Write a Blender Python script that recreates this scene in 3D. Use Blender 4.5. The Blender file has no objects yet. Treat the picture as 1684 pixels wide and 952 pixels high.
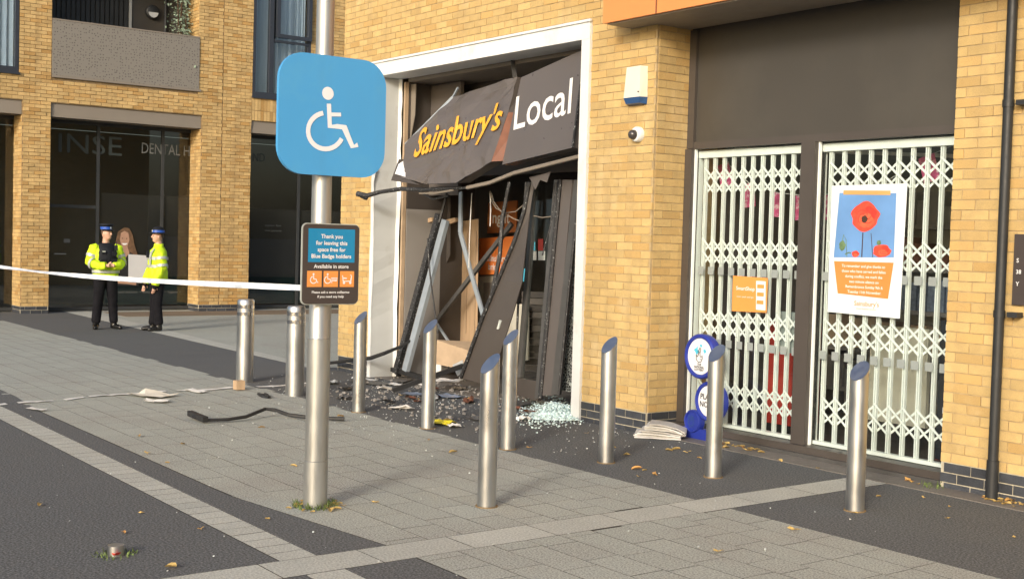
import bpy, math, random
from mathutils import Vector, Matrix, noise
rnd = random.Random(7)
PI = math.pi
SC = bpy.context.scene
COL = SC.collection

# ------------------------------------------------------------------ camera
F_PX, IMG_W, IMG_H = 2007.66, 1684.0, 952.0
CAM = Vector((0.0, 0.0, 1.75))
YAW, PITCH, ROLL = 0.64262, -0.039353, -0.0276689
fw = Vector((-math.cos(PITCH)*math.cos(YAW), math.cos(PITCH)*math.sin(YAW), math.sin(PITCH)))
rt0 = fw.cross(Vector((0, 0, 1))).normalized()
up0 = rt0.cross(fw)
RT = math.cos(ROLL)*rt0 - math.sin(ROLL)*up0
UP = math.sin(ROLL)*rt0 + math.cos(ROLL)*up0
cd = bpy.data.cameras.new('camera')
cd.sensor_width = 36.0
cd.lens = 36.0*F_PX/IMG_W
cd.clip_start, cd.clip_end = 0.05, 2000
cam = bpy.data.objects.new('camera', cd)
cam.matrix_world = Matrix.Translation(CAM) @ Matrix((RT, UP, -fw)).transposed().to_4x4()
COL.objects.link(cam)
SC.camera = cam

# ------------------------------------------------------------------ light
SUN_EL = math.radians(19)
trav = Vector((-0.50, 0.866, 0)).normalized()          # horizontal travel of the sunlight
w = bpy.data.worlds.new('World'); SC.world = w; w.use_nodes = True
nt = w.node_tree
sky = nt.nodes.new('ShaderNodeTexSky'); sky.sky_type = 'NISHITA'; sky.sun_disc = False
sky.sun_elevation = SUN_EL
sky.sun_rotation = math.atan2(-trav.x, -trav.y)
sky.air_density = 1.0; sky.dust_density = 3.5; sky.ozone_density = 1.0
nt.links.new(sky.outputs[0], nt.nodes['Background'].inputs[0])
nt.nodes['Background'].inputs[1].default_value = 0.15
sl = bpy.data.lights.new('sun', 'SUN'); sl.energy = 1.6; sl.angle = math.radians(10); sl.color = (1, 0.94, 0.86)
sun = bpy.data.objects.new('sun', sl)
sd = Vector((trav.x*math.cos(SUN_EL), trav.y*math.cos(SUN_EL), -math.sin(SUN_EL)))
sun.rotation_euler = sd.to_track_quat('-Z', 'Y').to_euler()
sun.location = (6, -10, 12)
COL.objects.link(sun)
SC.view_settings.view_transform = 'Standard'
SC.view_settings.look = 'None'
SC.view_settings.gamma = 1
SC.view_settings.exposure = 0.48
SC.render.engine = 'CYCLES'
SC.cycles.max_bounces = 8
SC.cycles.transparent_max_bounces = 16

# ------------------------------------------------------------------ helpers
def ray(px, py):
    return fw + RT*((px-IMG_W/2)/F_PX) - UP*((py-IMG_H/2)/F_PX)
def at(px, py, X=None, Y=None, Z=None, D=None):
    d = ray(px, py)
    if X is not None: t = (X-CAM.x)/d.x
    elif Y is not None: t = (Y-CAM.y)/d.y
    elif Z is not None: t = (Z-CAM.z)/d.z
    else: t = D
    return CAM + d*t
def on_plane(px, py, p0, n):
    d = ray(px, py)
    return CAM + d*((p0-CAM).dot(n)/d.dot(n))

OFF = {}
def tag(o, label=None, cat=None, group=None, kind=None):
    if label: o['label'] = label
    if cat: o['category'] = cat
    if group: o['group'] = group
    if kind: o['kind'] = kind
    return o
def thing(name, loc, label, cat, group=None, rz=0.0, local=False):
    o = bpy.data.objects.new(name, None); COL.objects.link(o)
    o.location = loc; o.rotation_euler = (0, 0, rz)
    o.empty_display_size = 0.2
    OFF[o.name] = Vector((0, 0, 0)) if local else Vector(loc)
    tag(o, label, cat, group)
    return o
def copy_tree(o, parent=None):
    c = o.copy(); COL.objects.link(c); c.parent = parent
    OFF[c.name] = OFF.get(o.name, Vector((0, 0, 0)))
    for ch in list(o.children): copy_tree(ch, c)
    return c

class MB:
    def __init__(s): s.v = []; s.f = []
    def quad(s, a, b, c, d):
        n = len(s.v); s.v += [Vector(a), Vector(b), Vector(c), Vector(d)]; s.f.append((n, n+1, n+2, n+3)); return s
    def poly(s, pts):
        n = len(s.v); s.v += [Vector(p) for p in pts]; s.f.append(tuple(range(n, n+len(pts)))); return s
    def hexa(s, p):          # 8 points: bottom 4, top 4
        n = len(s.v); s.v += [Vector(q) for q in p]
        for f in ((3,2,1,0),(4,5,6,7),(0,1,5,4),(1,2,6,5),(2,3,7,6),(3,0,4,7)): s.f.append(tuple(n+i for i in f))
        return s
    def box(s, x0, x1, y0, y1, z0, z1):
        return s.hexa([(x0,y0,z0),(x1,y0,z0),(x1,y1,z0),(x0,y1,z0),(x0,y0,z1),(x1,y0,z1),(x1,y1,z1),(x0,y1,z1)])
    def prism(s, pts, off):  # polygon extruded by vector
        n = len(s.v); k = len(pts); off = Vector(off)
        s.v += [Vector(p) for p in pts] + [Vector(p)+off for p in pts]
        s.f.append(tuple(range(n, n+k))); s.f.append(tuple(range(n+2*k-1, n+k-1, -1)))
        for i in range(k): j = (i+1) % k; s.f.append((n+i, n+k+i, n+k+j, n+j))
        return s
    def bar(s, a, b, w, t, up=(0,0,1)):   # box from a to b: w along 'side', t along normal
        a = Vector(a); b = Vector(b); d = (b-a).normalized(); u = Vector(up)
        if abs(d.dot(u)) > .98: u = Vector((1,0,0))
        sd_ = d.cross(u).normalized(); n_ = sd_.cross(d)
        p = []
        for q in (a, b):
            for i, j in ((-1,-1),(1,-1),(1,1),(-1,1)): p.append(q+sd_*(w/2*i)+n_*(t/2*j))
        return s.hexa(p)
    def tube(s, pts, rad, seg=10, caps=True):
        pts = [Vector(p) for p in pts]; k = len(pts)
        if not isinstance(rad, (list, tuple)): rad = [rad]*k
        n = len(s.v); prev = None
        for i, p in enumerate(pts):
            d = (pts[min(i+1,k-1)]-pts[max(i-1,0)]).normalized()
            if prev is None:
                u = d.orthogonal().normalized()
            else:
                u = (prev - d*prev.dot(d)).normalized()
            prev = u; v_ = d.cross(u)
            for a in range(seg):
                t = 2*PI*a/seg; s.v.append(p + (u*math.cos(t)+v_*math.sin(t))*rad[i])
        for i in range(k-1):
            for a in range(seg):
                b = (a+1) % seg
                s.f.append((n+i*seg+a, n+i*seg+b, n+(i+1)*seg+b, n+(i+1)*seg+a))
        if caps:
            s.f.append(tuple(n+a for a in range(seg-1,-1,-1))); s.f.append(tuple(n+(k-1)*seg+a for a in range(seg)))
        return s
    def loft(s, rings, seg=20, caps=True):  # rings: (cx,cy,z,rx,ry)
        n = len(s.v)
        for (cx, cy, z, rx, ry) in rings:
            for a in range(seg):
                t = 2*PI*a/seg; s.v.append(Vector((cx+rx*math.cos(t), cy+ry*math.sin(t), z)))
        k = len(rings)
        for i in range(k-1):
            for a in range(seg):
                b = (a+1) % seg
                s.f.append((n+i*seg+a, n+i*seg+b, n+(i+1)*seg+b, n+(i+1)*seg+a))
        if caps:
            s.f.append(tuple(n+a for a in range(seg-1,-1,-1))); s.f.append(tuple(n+(k-1)*seg+a for a in range(seg)))
        return s
    def ball(s, c, rx, ry, rz, seg=14, rings=8):
        rr = []
        for i in range(1, rings):
            t = PI*i/rings; rr.append((c[0], c[1], c[2]-rz*math.cos(t), rx*math.sin(t), ry*math.sin(t)))
        return s.loft(rr, seg)
    def strip(s, left, right, t):   # sheet between two edge polylines with thickness along normal
        L = [Vector(p) for p in left]; R = [Vector(p) for p in right]
        n = len(s.v); k = len(L); nrm = []
        for i in range(k):
            d = (L[min(i+1,k-1)]-L[max(i-1,0)]); nrm.append(d.cross(R[i]-L[i]).normalized())
        for i in range(k): s.v += [L[i], R[i], R[i]+nrm[i]*t, L[i]+nrm[i]*t]
        for i in range(k-1):
            a = n+4*i; b = a+4
            for q in range(4): s.f.append((a+q, a+(q+1) % 4, b+(q+1) % 4, b+q))
        s.f.append((n+3, n+2, n+1, n)); e = n+4*(k-1); s.f.append((e, e+1, e+2, e+3))
        return s
    def build(s, name, mat, parent=None, smooth=False, fix=True):
        off = OFF.get(parent.name, Vector((0,0,0))) if parent else Vector((0,0,0))
        me = bpy.data.meshes.new(name)
        me.from_pydata([tuple(v-off) for v in s.v], [], s.f)
        if fix:
            import bmesh
            bm = bmesh.new(); bm.from_mesh(me); bmesh.ops.recalc_face_normals(bm, faces=bm.faces); bm.to_mesh(me); bm.free()
        if smooth:
            for p in me.polygons: p.use_smooth = True
            if smooth != 'all' and hasattr(me, 'set_sharp_from_angle'): me.set_sharp_from_angle(angle=math.radians(40))
        me.materials.append(mat)
        o = bpy.data.objects.new(name, me); COL.objects.link(o)
        if parent: o.parent = parent
        OFF[o.name] = off
        return o
def boxo(name, mat, parent, *b): return MB().box(*b).build(name, mat, parent)
def solo(mb, name, mat, label, cat, group=None, smooth=False, kind=None):
    """single-mesh thing with its origin at its base"""
    c = sum(mb.v, Vector())/len(mb.v); c.z = min(v.z for v in mb.v)
    for v in mb.v: v -= c
    o = mb.build(name, mat, None, smooth); o.location = c
    return tag(o, label, cat, group, kind)

# text -> flat mesh (verts 2D, faces), unit em height
def text2d(txt, bold=0.0, shear=0.0, spacing=1.0, align='LEFT'):
    cu = bpy.data.curves.new('txt', 'FONT'); cu.body = txt; cu.size = 1; cu.offset = bold; cu.shear = shear
    cu.space_character = spacing; cu.align_x = align; cu.resolution_u = 3
    ob = bpy.data.objects.new('txt', cu); COL.objects.link(ob)
    dg = bpy.context.evaluated_depsgraph_get()
    me = bpy.data.meshes.new_from_object(ob.evaluated_get(dg))
    vs = [(v.co.x, v.co.y) for v in me.vertices]; fs = [tuple(p.vertices) for p in me.polygons]
    bpy.data.objects.remove(ob); bpy.data.curves.remove(cu); bpy.data.meshes.remove(me)
    return vs, fs
def text_into(mb, txt, o, u, v, height, center=True, width=None, **kw):
    """flat lettering: o = anchor on baseline, u,v unit vectors, height = cap height (m)"""
    vs, fs = text2d(txt, **kw)
    if not vs: return
    xs = [a for a, b in vs]; x0, x1 = min(xs), max(xs)
    sc = height/0.72; sx = sc if width is None else width/(x1-x0)
    xo = (x0+x1)/2 if center else x0
    n = len(mb.v); o = Vector(o); u = Vector(u); v = Vector(v)
    for a, b in vs: mb.v.append(o + u*((a-xo)*sx) + v*(b*sc))
    for f in fs: mb.f.append(tuple(n+i for i in f))
def text_quad(mb, txt, bl, br, tr, tl, n_off, asc=None, **kw):
    vs, fs = text2d(txt, **kw)
    xs = [a for a, b in vs]; ys = [b for a, b in vs]
    x0, x1 = min(xs), max(xs); y0, y1 = (0, asc or max(ys))
    n = len(mb.v)
    for a, b in vs:
        s = (a-x0)/(x1-x0); t = (b-y0)/(y1-y0)
        mb.v.append((bl.lerp(br, s)).lerp(tl.lerp(tr, s), t) + n_off)
    for f in fs: mb.f.append(tuple(n+i for i in f))
def stroke2d(mb, pts, wd, o, u, v, closed=False):
    """polyline stroke in a plane; pts are (a,b) in metres"""
    o = Vector(o); u = Vector(u); v = Vector(v); k = len(pts); n = len(mb.v)
    P = [Vector((p[0], p[1])) for p in pts]
    for i in range(k):
        d = (P[min(i+1,k-1)]-P[max(i-1,0)]).normalized(); nn = Vector((-d.y, d.x))
        if 0 < i < k-1:
            d1 = (P[i]-P[i-1]).normalized(); c = max(.5, abs(nn.dot(Vector((-d1.y, d1.x))))); h = wd/2/c
        else: h = wd/2
        for sg in (1, -1):
            q = P[i]+nn*h*sg; mb.v.append(o+u*q.x+v*q.y)
    for i in range(k-1): mb.f.append((n+2*i, n+2*i+1, n+2*i+3, n+2*i+2))
def disc2d(mb, c, r, o, u, v, ry=None, seg=24):
    o = Vector(o); u = Vector(u); v = Vector(v); ry = ry or r
    mb.poly([o+u*(c[0]+r*math.cos(2*PI*i/seg))+v*(c[1]+ry*math.sin(2*PI*i/seg)) for i in range(seg)])
def rrect(w_, h_, r, seg=6):
    pts = []
    for cx, cy, a0 in ((w_/2-r, h_/2-r, 0), (-w_/2+r, h_/2-r, 90), (-w_/2+r, -h_/2+r, 180), (w_/2-r, -h_/2+r, 270)):
        for i in range(seg+1):
            t = math.radians(a0+90*i/seg); pts.append((cx+r*math.cos(t), cy+r*math.sin(t)))
    return pts
def remesh(mb, voxel, smooth=2):
    me = bpy.data.meshes.new('tmp'); me.from_pydata([tuple(v) for v in mb.v], [], mb.f)
    import bmesh
    bm = bmesh.new(); bm.from_mesh(me); bmesh.ops.recalc_face_normals(bm, faces=bm.faces); bm.to_mesh(me); bm.free()
    ob = bpy.data.objects.new('tmp', me); COL.objects.link(ob)
    m = ob.modifiers.new('r', 'REMESH'); m.mode = 'VOXEL'; m.voxel_size = voxel
    if smooth:
        m2 = ob.modifiers.new('s', 'SMOOTH'); m2.iterations = smooth; m2.factor = .5
    dg = bpy.context.evaluated_depsgraph_get()
    me2 = bpy.data.meshes.new_from_object(ob.evaluated_get(dg))
    out = MB(); out.v = [v.co.copy() for v in me2.vertices]; out.f = [tuple(p.vertices) for p in me2.polygons]
    bpy.data.objects.remove(ob); bpy.data.meshes.remove(me); bpy.data.meshes.remove(me2)
    return out

# ------------------------------------------------------------------ materials
def newmat(name):
    m = bpy.data.materials.new(name); m.use_nodes = True
    return m, m.node_tree, m.node_tree.nodes['Principled BSDF']
def pm(name, col, rough=.6, metal=0.0, var=.12, scale=3.0, bump=0.0, bscale=80.0, spec=.5, rand=0.0, speck=0.0, speckscale=300.0,
       col2=None, patch=None, dots=None, streak=None, stretch=None, coat=0.0):
    m, t, b = newmat(name); N = t.nodes; L = t.links
    geo = N.new('ShaderNodeNewGeometry'); pos = geo.outputs['Position']
    if stretch:
        mp = N.new('ShaderNodeMapping'); mp.inputs['Scale'].default_value = stretch
        L.new(pos, mp.inputs['Vector']); pos = mp.outputs[0]
    def nz(sc, det=4, ro=.6):
        n = N.new('ShaderNodeTexNoise'); n.inputs['Scale'].default_value = sc; n.inputs['Detail'].default_value = det
        n.inputs['Roughness'].default_value = ro; L.new(pos, n.inputs['Vector']); return n.outputs['Fac']
    def mixc(fac, a, b_, blend='MIX'):
        x = N.new('ShaderNodeMix'); x.data_type = 'RGBA'; x.blend_type = blend
        if isinstance(fac, (int, float)): x.inputs[0].default_value = fac
        else: L.new(fac, x.inputs[0])
        for i, q in ((6, a), (7, b_)):
            if isinstance(q, tuple): x.inputs[i].default_value = (*q[:3], 1)
            else: L.new(q, x.inputs[i])
        return x.outputs[2]
    def ramp(src, a, b_):
        r = N.new('ShaderNodeMapRange'); r.inputs[1].default_value = a; r.inputs[2].default_value = b_; L.new(src, r.inputs[0]); return r.outputs[0]
    lo = tuple(c*(1-var) for c in col); hi = tuple(min(1, c*(1+var)) for c in col)
    c = mixc(ramp(nz(scale), .3, .7), lo, hi)
    if rand or col2:
        oi = N.new('ShaderNodeObjectInfo')
        ad = N.new('ShaderNodeMath'); ad.operation = 'ADD'
        L.new(oi.outputs['Random'], ad.inputs[0]); L.new(geo.outputs['Random Per Island'], ad.inputs[1])
        fr = N.new('ShaderNodeMath'); fr.operation = 'FRACT'; L.new(ad.outputs[0], fr.inputs[0])
        if col2:
            wn = N.new('ShaderNodeTexWhiteNoise'); wn.noise_dimensions = '1D'; L.new(fr.outputs[0], wn.inputs['W'])
            c = mixc(ramp(wn.outputs['Value'], .62, .95), c, col2)
        if rand:
            mr = N.new('ShaderNodeMapRange'); mr.inputs[3].default_value = 1-rand; mr.inputs[4].default_value = 1+rand
            L.new(fr.outputs[0], mr.inputs[0])
            hv = N.new('ShaderNodeHueSaturation'); L.new(mr.outputs[0], hv.inputs['Value']); L.new(c, hv.inputs['Color']); c = hv.outputs[0]
    if patch:    # (colour, scale, low, high): large stains
        c = mixc(ramp(nz(patch[1], 5, .65), patch[2], patch[3]), c, patch[0])
    if streak:   # (colour, low, high, amount): rain streaks running down
        mp2 = N.new('ShaderNodeMapping'); mp2.inputs['Scale'].default_value = (5, 5, .35); L.new(geo.outputs['Position'], mp2.inputs['Vector'])
        n2 = N.new('ShaderNodeTexNoise'); n2.inputs['Scale'].default_value = 1.0; n2.inputs['Detail'].default_value = 5; L.new(mp2.outputs[0], n2.inputs['Vector'])
        mm = N.new('ShaderNodeMath'); mm.operation = 'MULTIPLY'; mm.inputs[1].default_value = streak[3]; L.new(ramp(n2.outputs['Fac'], streak[1], streak[2]), mm.inputs[0])
        c = mixc(mm.outputs[0], c, streak[0])
    if dots:
        c = mixc(ramp(nz(dots[1], 1, .5), dots[2], dots[3]), c, dots[0])
    if speck:
        c = mixc(speck, c, mixc(ramp(nz(speckscale, 2, .7), .38, .62), tuple(q*.35 for q in col), tuple(min(1, q*1.9) for q in col)))
    L.new(c, b.inputs['Base Color'])
    b.inputs['Roughness'].default_value = rough; b.inputs['Metallic'].default_value = metal
    b.inputs['Specular IOR Level'].default_value = spec
    if coat: b.inputs['Coat Weight'].default_value = coat; b.inputs['Coat Roughness'].default_value = .15
    if rough < .95 and rough > .1:
        rr = N.new('ShaderNodeMapRange'); rr.inputs[1].default_value = .25; rr.inputs[2].default_value = .75
        rr.inputs[3].default_value = max(.05, rough-.1); rr.inputs[4].default_value = min(1, rough+.1)
        L.new(nz(scale*4), rr.inputs[0]); L.new(rr.outputs[0], b.inputs['Roughness'])
    if bump:
        bp = N.new('ShaderNodeBump'); bp.inputs['Strength'].default_value = bump; bp.inputs['Distance'].default_value = .01
        L.new(nz(bscale, 5, .7), bp.inputs['Height']); L.new(bp.outputs[0], b.inputs['Normal'])
    return m
def glass(name, tint=(.9,.95,.93), ior=1.5, rough=.0):
    m, t, b = newmat(name); N = t.nodes; L = t.links
    N.remove(b)
    lw = N.new('ShaderNodeLayerWeight'); lw.inputs[0].default_value = .5
    pw = N.new('ShaderNodeMath'); pw.operation = 'POWER'; pw.inputs[1].default_value = 5; L.new(lw.outputs['Facing'], pw.inputs[0])
    f0 = ((ior-1)/(ior+1))**2
    fr = N.new('ShaderNodeMath'); fr.operation = 'MULTIPLY_ADD'; fr.inputs[1].default_value = 1-f0; fr.inputs[2].default_value = f0; L.new(pw.outputs[0], fr.inputs[0])
    tr = N.new('ShaderNodeBsdfTransparent'); tr.inputs[0].default_value = (*tint, 1)
    gl = N.new('ShaderNodeBsdfGlossy'); gl.inputs['Roughness'].default_value = rough
    mx = N.new('ShaderNodeMixShader'); L.new(fr.outputs[0], mx.inputs[0]); L.new(tr.outputs[0], mx.inputs[1]); L.new(gl.outputs[0], mx.inputs[2])
    L.new(mx.outputs[0], N['Material Output'].inputs[0])
    return m
BUFF = (.535, .382, .168)
M = dict(
    brick=pm('buff brick', BUFF, .85, var=.10, scale=9, bump=.25, bscale=90, rand=.12, col2=(.50, .325, .125), speck=.10, speckscale=160, spec=.25,
             patch=((.66,.54,.33), 1.3, .58, .85), streak=((.36,.26,.13), .50, .72, .45)),
    brick_far=pm('rustic buff brick', (.52,.365,.165), .9, var=.16, scale=5, bump=.5, bscale=60, rand=.16, col2=(.44,.26,.09), speck=.14, speckscale=90, spec=.2, streak=((.30,.205,.10), .50, .72, .45)),
    brick_blue=pm('blue engineering brick', (.050,.055,.066), .45, var=.25, scale=12, bump=.2, bscale=70, rand=.25, speck=.15, speckscale=120),
    mortar=pm('mortar', (.44,.335,.19), .95, var=.2, scale=14, bump=.5, bscale=150, spec=.1),
    mortar_far=pm('dark mortar', (.25,.18,.10), .95, var=.2, scale=14, bump=.4, bscale=120, spec=.1),
    mortar_pale=pm('pale mortar', (.50,.46,.36), .95, var=.2, scale=14, bump=.5, bscale=150, spec=.1),
    ground=pm('joint sand', (.045,.042,.036), .95, var=.25, scale=2, bump=.3),
    dark=pm('dark paving', (.106,.110,.112), .88, var=.10, scale=.55, bump=.3, bscale=120, speck=.7, speckscale=75, dots=((.24,.24,.23), 75, .67, .73), patch=((.122,.117,.108), .9, .45, .80), spec=.3),
    paver=pm('light paver', (.355,.368,.332), .92, var=.08, scale=.9, bump=.45, bscale=110, rand=.075, speck=.50, speckscale=85, dots=((.16,.155,.14), 70, .68, .74), patch=((.285,.262,.238), 1.1, .46, .74), spec=.25),
    band=pm('pale sett', (.435,.440,.400), .92, var=.10, scale=2.5, bump=.6, bscale=80, rand=.07, speck=.32, speckscale=75, patch=((.375,.37,.335), 1.1, .52, .8), spec=.25),
    brown_pave=pm('brown paving', (.20,.155,.11), .92, var=.15, scale=1.2, bump=.4, speck=.2, speckscale=60, spec=.25),
    white=pm('white painted metal', (.74,.76,.76), .42, var=.04, scale=3, patch=((.58,.57,.53), 2.2, .58, .80), bump=.02),
    grey_panel=pm('grey painted panel', (.47,.49,.49), .5, var=.05, scale=2, patch=((.36,.35,.32), 3, .60, .82)),
    brown=pm('dark brown coated metal', (.066,.056,.050), .42, var=.08, scale=2, patch=((.08,.07,.062), 1.5, .35, .9)),
    brown_face=pm('brown sign face', (.108,.096,.092), .34, var=.05, scale=1.5, patch=((.122,.108,.10), 1.5, .35, .9)),
    taupe=pm('taupe metal', (.235,.205,.170), .5, var=.05, scale=1.5),
    fascia=pm('brown grey fascia', (.060,.054,.046), .45, var=.05, scale=1.0, patch=((.075,.068,.057), .9, .5, .8)),
    orange=pm('orange painted metal', (.72,.27,.085), .45, var=.04),
    rust=pm('rust orange panel', (.20,.080,.046), .6, var=.2, scale=8),
    steel=pm('brushed stainless steel', (.57,.58,.585), .36, 1.0, var=.06, scale=2.0, stretch=(1,1,.5), patch=((.44,.44,.43), 6, .56, .76)),
    steel_top=pm('ground steel cap', (.46,.50,.57), .42, 1.0, var=.08, scale=6),
    bright=pm('polished steel band', (.78,.79,.80), .12, 1.0, var=.05),
    pole=pm('grey galvanised column', (.41,.415,.40), .42, .75, var=.12, scale=2.5, stretch=(4,4,.7), patch=((.33,.32,.29), 3, .55, .8)),
    blue_sign=pm('sign blue', (.066,.335,.68), .5, var=.03, scale=2, patch=((.085,.36,.66), 3, .5, .8), streak=((.075,.27,.50), .52, .75, .35)),
    sign_white=pm('sign white', (.78,.80,.84), .5, var=.02),
    sign_brown=pm('sign brown', (.058,.046,.043), .4, var=.05),
    sign_blue2=pm('plate blue', (.010,.235,.47), .4, var=.03),
    sign_orange=pm('icon orange', (.80,.31,.075), .45, var=.03),
    amber=pm('amber letters', (.86,.40,.035), .4, var=.08, scale=10),
    letter_white=pm('white letters', (.82,.82,.82), .4, var=.03),
    black=pm('black rubber', (.018,.018,.019), .55, var=.2, scale=20, bump=.3, bscale=120),
    rust_banner=pm('dim orange banner', (.42,.15,.05), .6, var=.1),
    gasket=pm('torn gasket with glass crumbs', (.022,.022,.024), .5, var=.3, scale=20, bump=.5, bscale=120, speck=.0, patch=((.40,.42,.42), 48, .60, .66)),
    alu=pm('blue grey aluminium', (.36,.41,.46), .38, .3, var=.08, scale=5),
    dark_alu=pm('dark mill aluminium', (.10,.098,.095), .42, .3, var=.15, scale=6),
    gate=pm('pale gate paint', (.82,.87,.86), .4, var=.05, scale=6),
    pipe=pm('black cast pipe', (.022,.024,.026), .5, var=.15, scale=6, bump=.05),
    navy=pm('navy window frame', (.032,.038,.052), .35, var=.1),
    cream=pm('cream plastic', (.74,.70,.60), .45, var=.03),
    box_blue=pm('alarm blue', (.03,.085,.22), .35, var=.05),
    lens=pm('smoked dome', (.055,.05,.048), .12, var=.05, coat=.5),
    lot_blue=pm('moulded royal blue', (.022,.040,.30), .35, var=.08, scale=6),
    lot_white=pm('print white', (.76,.77,.79), .45, var=.02),
    cyan=pm('print cyan', (.08,.52,.72), .45, var=.02),
    ink=pm('black ink', (.02,.02,.022), .5, var=.05),
    paper=pm('white paper', (.74,.73,.70), .8, var=.06, scale=15),
    news=pm('newsprint', (.56,.54,.51), .85, var=.20, scale=35, rand=.12),
    poster=pm('poster stock', (.70,.77,.80), .5, var=.02),
    poster_sky=pm('printed blue', (.14,.30,.60), .5, var=.18, scale=1.4),
    poster_orange=pm('printed orange', (.83,.25,.06), .5, var=.03),
    poppy=pm('printed poppy red', (.80,.075,.04), .5, var=.25, scale=18),
    poppy2=pm('printed poppy crimson', (.62,.045,.03), .5, var=.3, scale=22),
    poppy3=pm('printed poppy scarlet', (.86,.12,.055), .5, var=.25, scale=22),
    poppy_dark=pm('printed dark', (.06,.03,.02), .5),
    green_print=pm('printed green', (.13,.21,.10), .5, var=.3, scale=25),
    tan_print=pm('printed tan tape', (.62,.36,.13), .5, var=.08),
    pink=pm('pink bunting', (.70,.09,.26), .6, var=.3, scale=14, patch=((.80,.55,.62), 22, .50, .62)),
    red=pm('red cabinet', (.55,.045,.03), .45, var=.08),
    tan=pm('raw timber board', (.47,.33,.205), .75, var=.12, scale=2.5, stretch=(8,8,1)),
    carton=pm('brown carton', (.43,.32,.215), .85, var=.14, scale=6, bump=.2),
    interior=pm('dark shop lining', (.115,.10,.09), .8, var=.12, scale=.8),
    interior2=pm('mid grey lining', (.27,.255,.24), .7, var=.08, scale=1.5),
    cream_wall=pm('cream lining', (.52,.50,.42), .8, var=.05),
    shopfloor=pm('dusty tile floor', (.17,.155,.14), .6, var=.2, scale=4, speck=.2, speckscale=80),
    glass=glass('clear glass', (.95,.97,.96), 1.45),
    glass_dark=glass('tinted glass', (.57,.58,.58), 1.75),
    glass_room=glass('apartment glass', (.80,.86,.92), 1.8),
    frost=pm('frosted film', (.27,.305,.30), .6, var=.05),
    crumbs=pm('glass crumbs', (.64,.80,.83), .18, var=.25, scale=30, rand=.35, spec=.8),
    crumb_grey=pm('dusty crumbs', (.55,.58,.58), .3, var=.2, scale=30, rand=.4),
    leaf=pm('dry leaf', (.47,.33,.11), .75, var=.3, scale=60, rand=.3, col2=(.44,.23,.07)),
    weed=pm('weeds', (.12,.17,.045), .7, var=.3, scale=40, rand=.3),
    ivy=pm('grey green foliage', (.20,.27,.20), .7, var=.3, scale=8, rand=.4),
    curtain=pm('curtain cloth', (.72,.74,.72), .85, var=.12, scale=3, stretch=(8,8,.3)),
    slat=pm('dark cladding', (.035,.038,.040), .6, var=.2, scale=4),
    dental=pm('dim dental interior', (.34,.35,.34), .8, var=.2, scale=.6),
    dental_grey=pm('grey privacy film', (.20,.20,.192), .5, var=.05),
    dental_green=pm('green film', (.045,.105,.090), .5, var=.15, scale=1.2),
    dim_letter=pm('grey vinyl letters', (.13,.135,.13), .5),
    faint_letter=pm('dark vinyl letters', (.030,.038,.035), .5),
    lamp_glass=pm('opal lamp glass', (.55,.57,.58), .3, var=.03),
    hivis=pm('high visibility yellow', (.58,.82,.012), .7, var=.10, scale=9, bump=.25, bscale=25),
    silver=pm('reflective tape', (.47,.50,.47), .35, .2, var=.08),
    uniform=pm('dark uniform cloth', (.010,.010,.013), .85, spec=.12, var=.25, scale=9, bump=.4, bscale=25),
    vest=pm('stab vest black', (.012,.014,.020), .7, spec=.2, var=.25, scale=12, bump=.3),
    boot=pm('polished boots', (.010,.010,.010), .28, var=.2),
    skin=pm('skin', (.56,.33,.235), .5, var=.08, scale=20),
    hair=pm('brown hair', (.07,.04,.022), .6, var=.3, scale=30),
    hat_blue=pm('hat band blue', (.02,.085,.42), .5, var=.1),
    print_skin=pm('printed skin', (.42,.25,.17), .5, var=.15, scale=8),
    print_hair=pm('printed hair', (.15,.085,.045), .5, var=.35, scale=10),
    print_black=pm('printed black', (.017,.017,.018), .5, var=.1),
    card=pm('printed card', (.58,.59,.60), .5, var=.03),
    yellow=pm('yellow plastic', (.70,.60,.03), .4, var=.1),
    blue_print=pm('printed blue grey', (.22,.27,.36), .5, var=.3, scale=30),
)
def tape_mat():
    m, t, b = newmat('police tape'); N = t.nodes; L = t.links
    geo = N.new('ShaderNodeNewGeometry')
    wv = N.new('ShaderNodeTexWave'); wv.inputs['Scale'].default_value = 1.3; wv.inputs['Distortion'].default_value = 2.0
    L.new(geo.outputs['Position'], wv.inputs['Vector'])
    mr = N.new('ShaderNodeMapRange'); mr.inputs[1].default_value = .25; mr.inputs[2].default_value = .45; L.new(wv.outputs['Fac'], mr.inputs[0])
    mx = N.new('ShaderNodeMix'); mx.data_type = 'RGBA'; L.new(mr.outputs[0], mx.inputs[0])
    mx.inputs[6].default_value = (.56,.63,.72,1); mx.inputs[7].default_value = (.80,.82,.85,1)
    L.new(mx.outputs[2], b.inputs['Base Color']); b.inputs['Roughness'].default_value = .35
    return m
M['tape'] = tape_mat()
def crazed():
    m, t, b = newmat('crazed safety glass'); N = t.nodes; L = t.links
    geo = N.new('ShaderNodeNewGeometry')
    vo = N.new('ShaderNodeTexVoronoi'); vo.feature = 'DISTANCE_TO_EDGE'; vo.inputs['Scale'].default_value = 34; L.new(geo.outputs['Position'], vo.inputs['Vector'])
    mr = N.new('ShaderNodeMapRange'); mr.inputs[1].default_value = .02; mr.inputs[2].default_value = .09; L.new(vo.outputs['Distance'], mr.inputs[0])
    mx = N.new('ShaderNodeMix'); mx.data_type = 'RGBA'; L.new(mr.outputs[0], mx.inputs[0])
    mx.inputs[6].default_value = (.42,.46,.46,1); mx.inputs[7].default_value = (.03,.032,.032,1)
    L.new(mx.outputs[2], b.inputs['Base Color']); b.inputs['Roughness'].default_value = .25
    return m
M['crazed'] = crazed()
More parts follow.
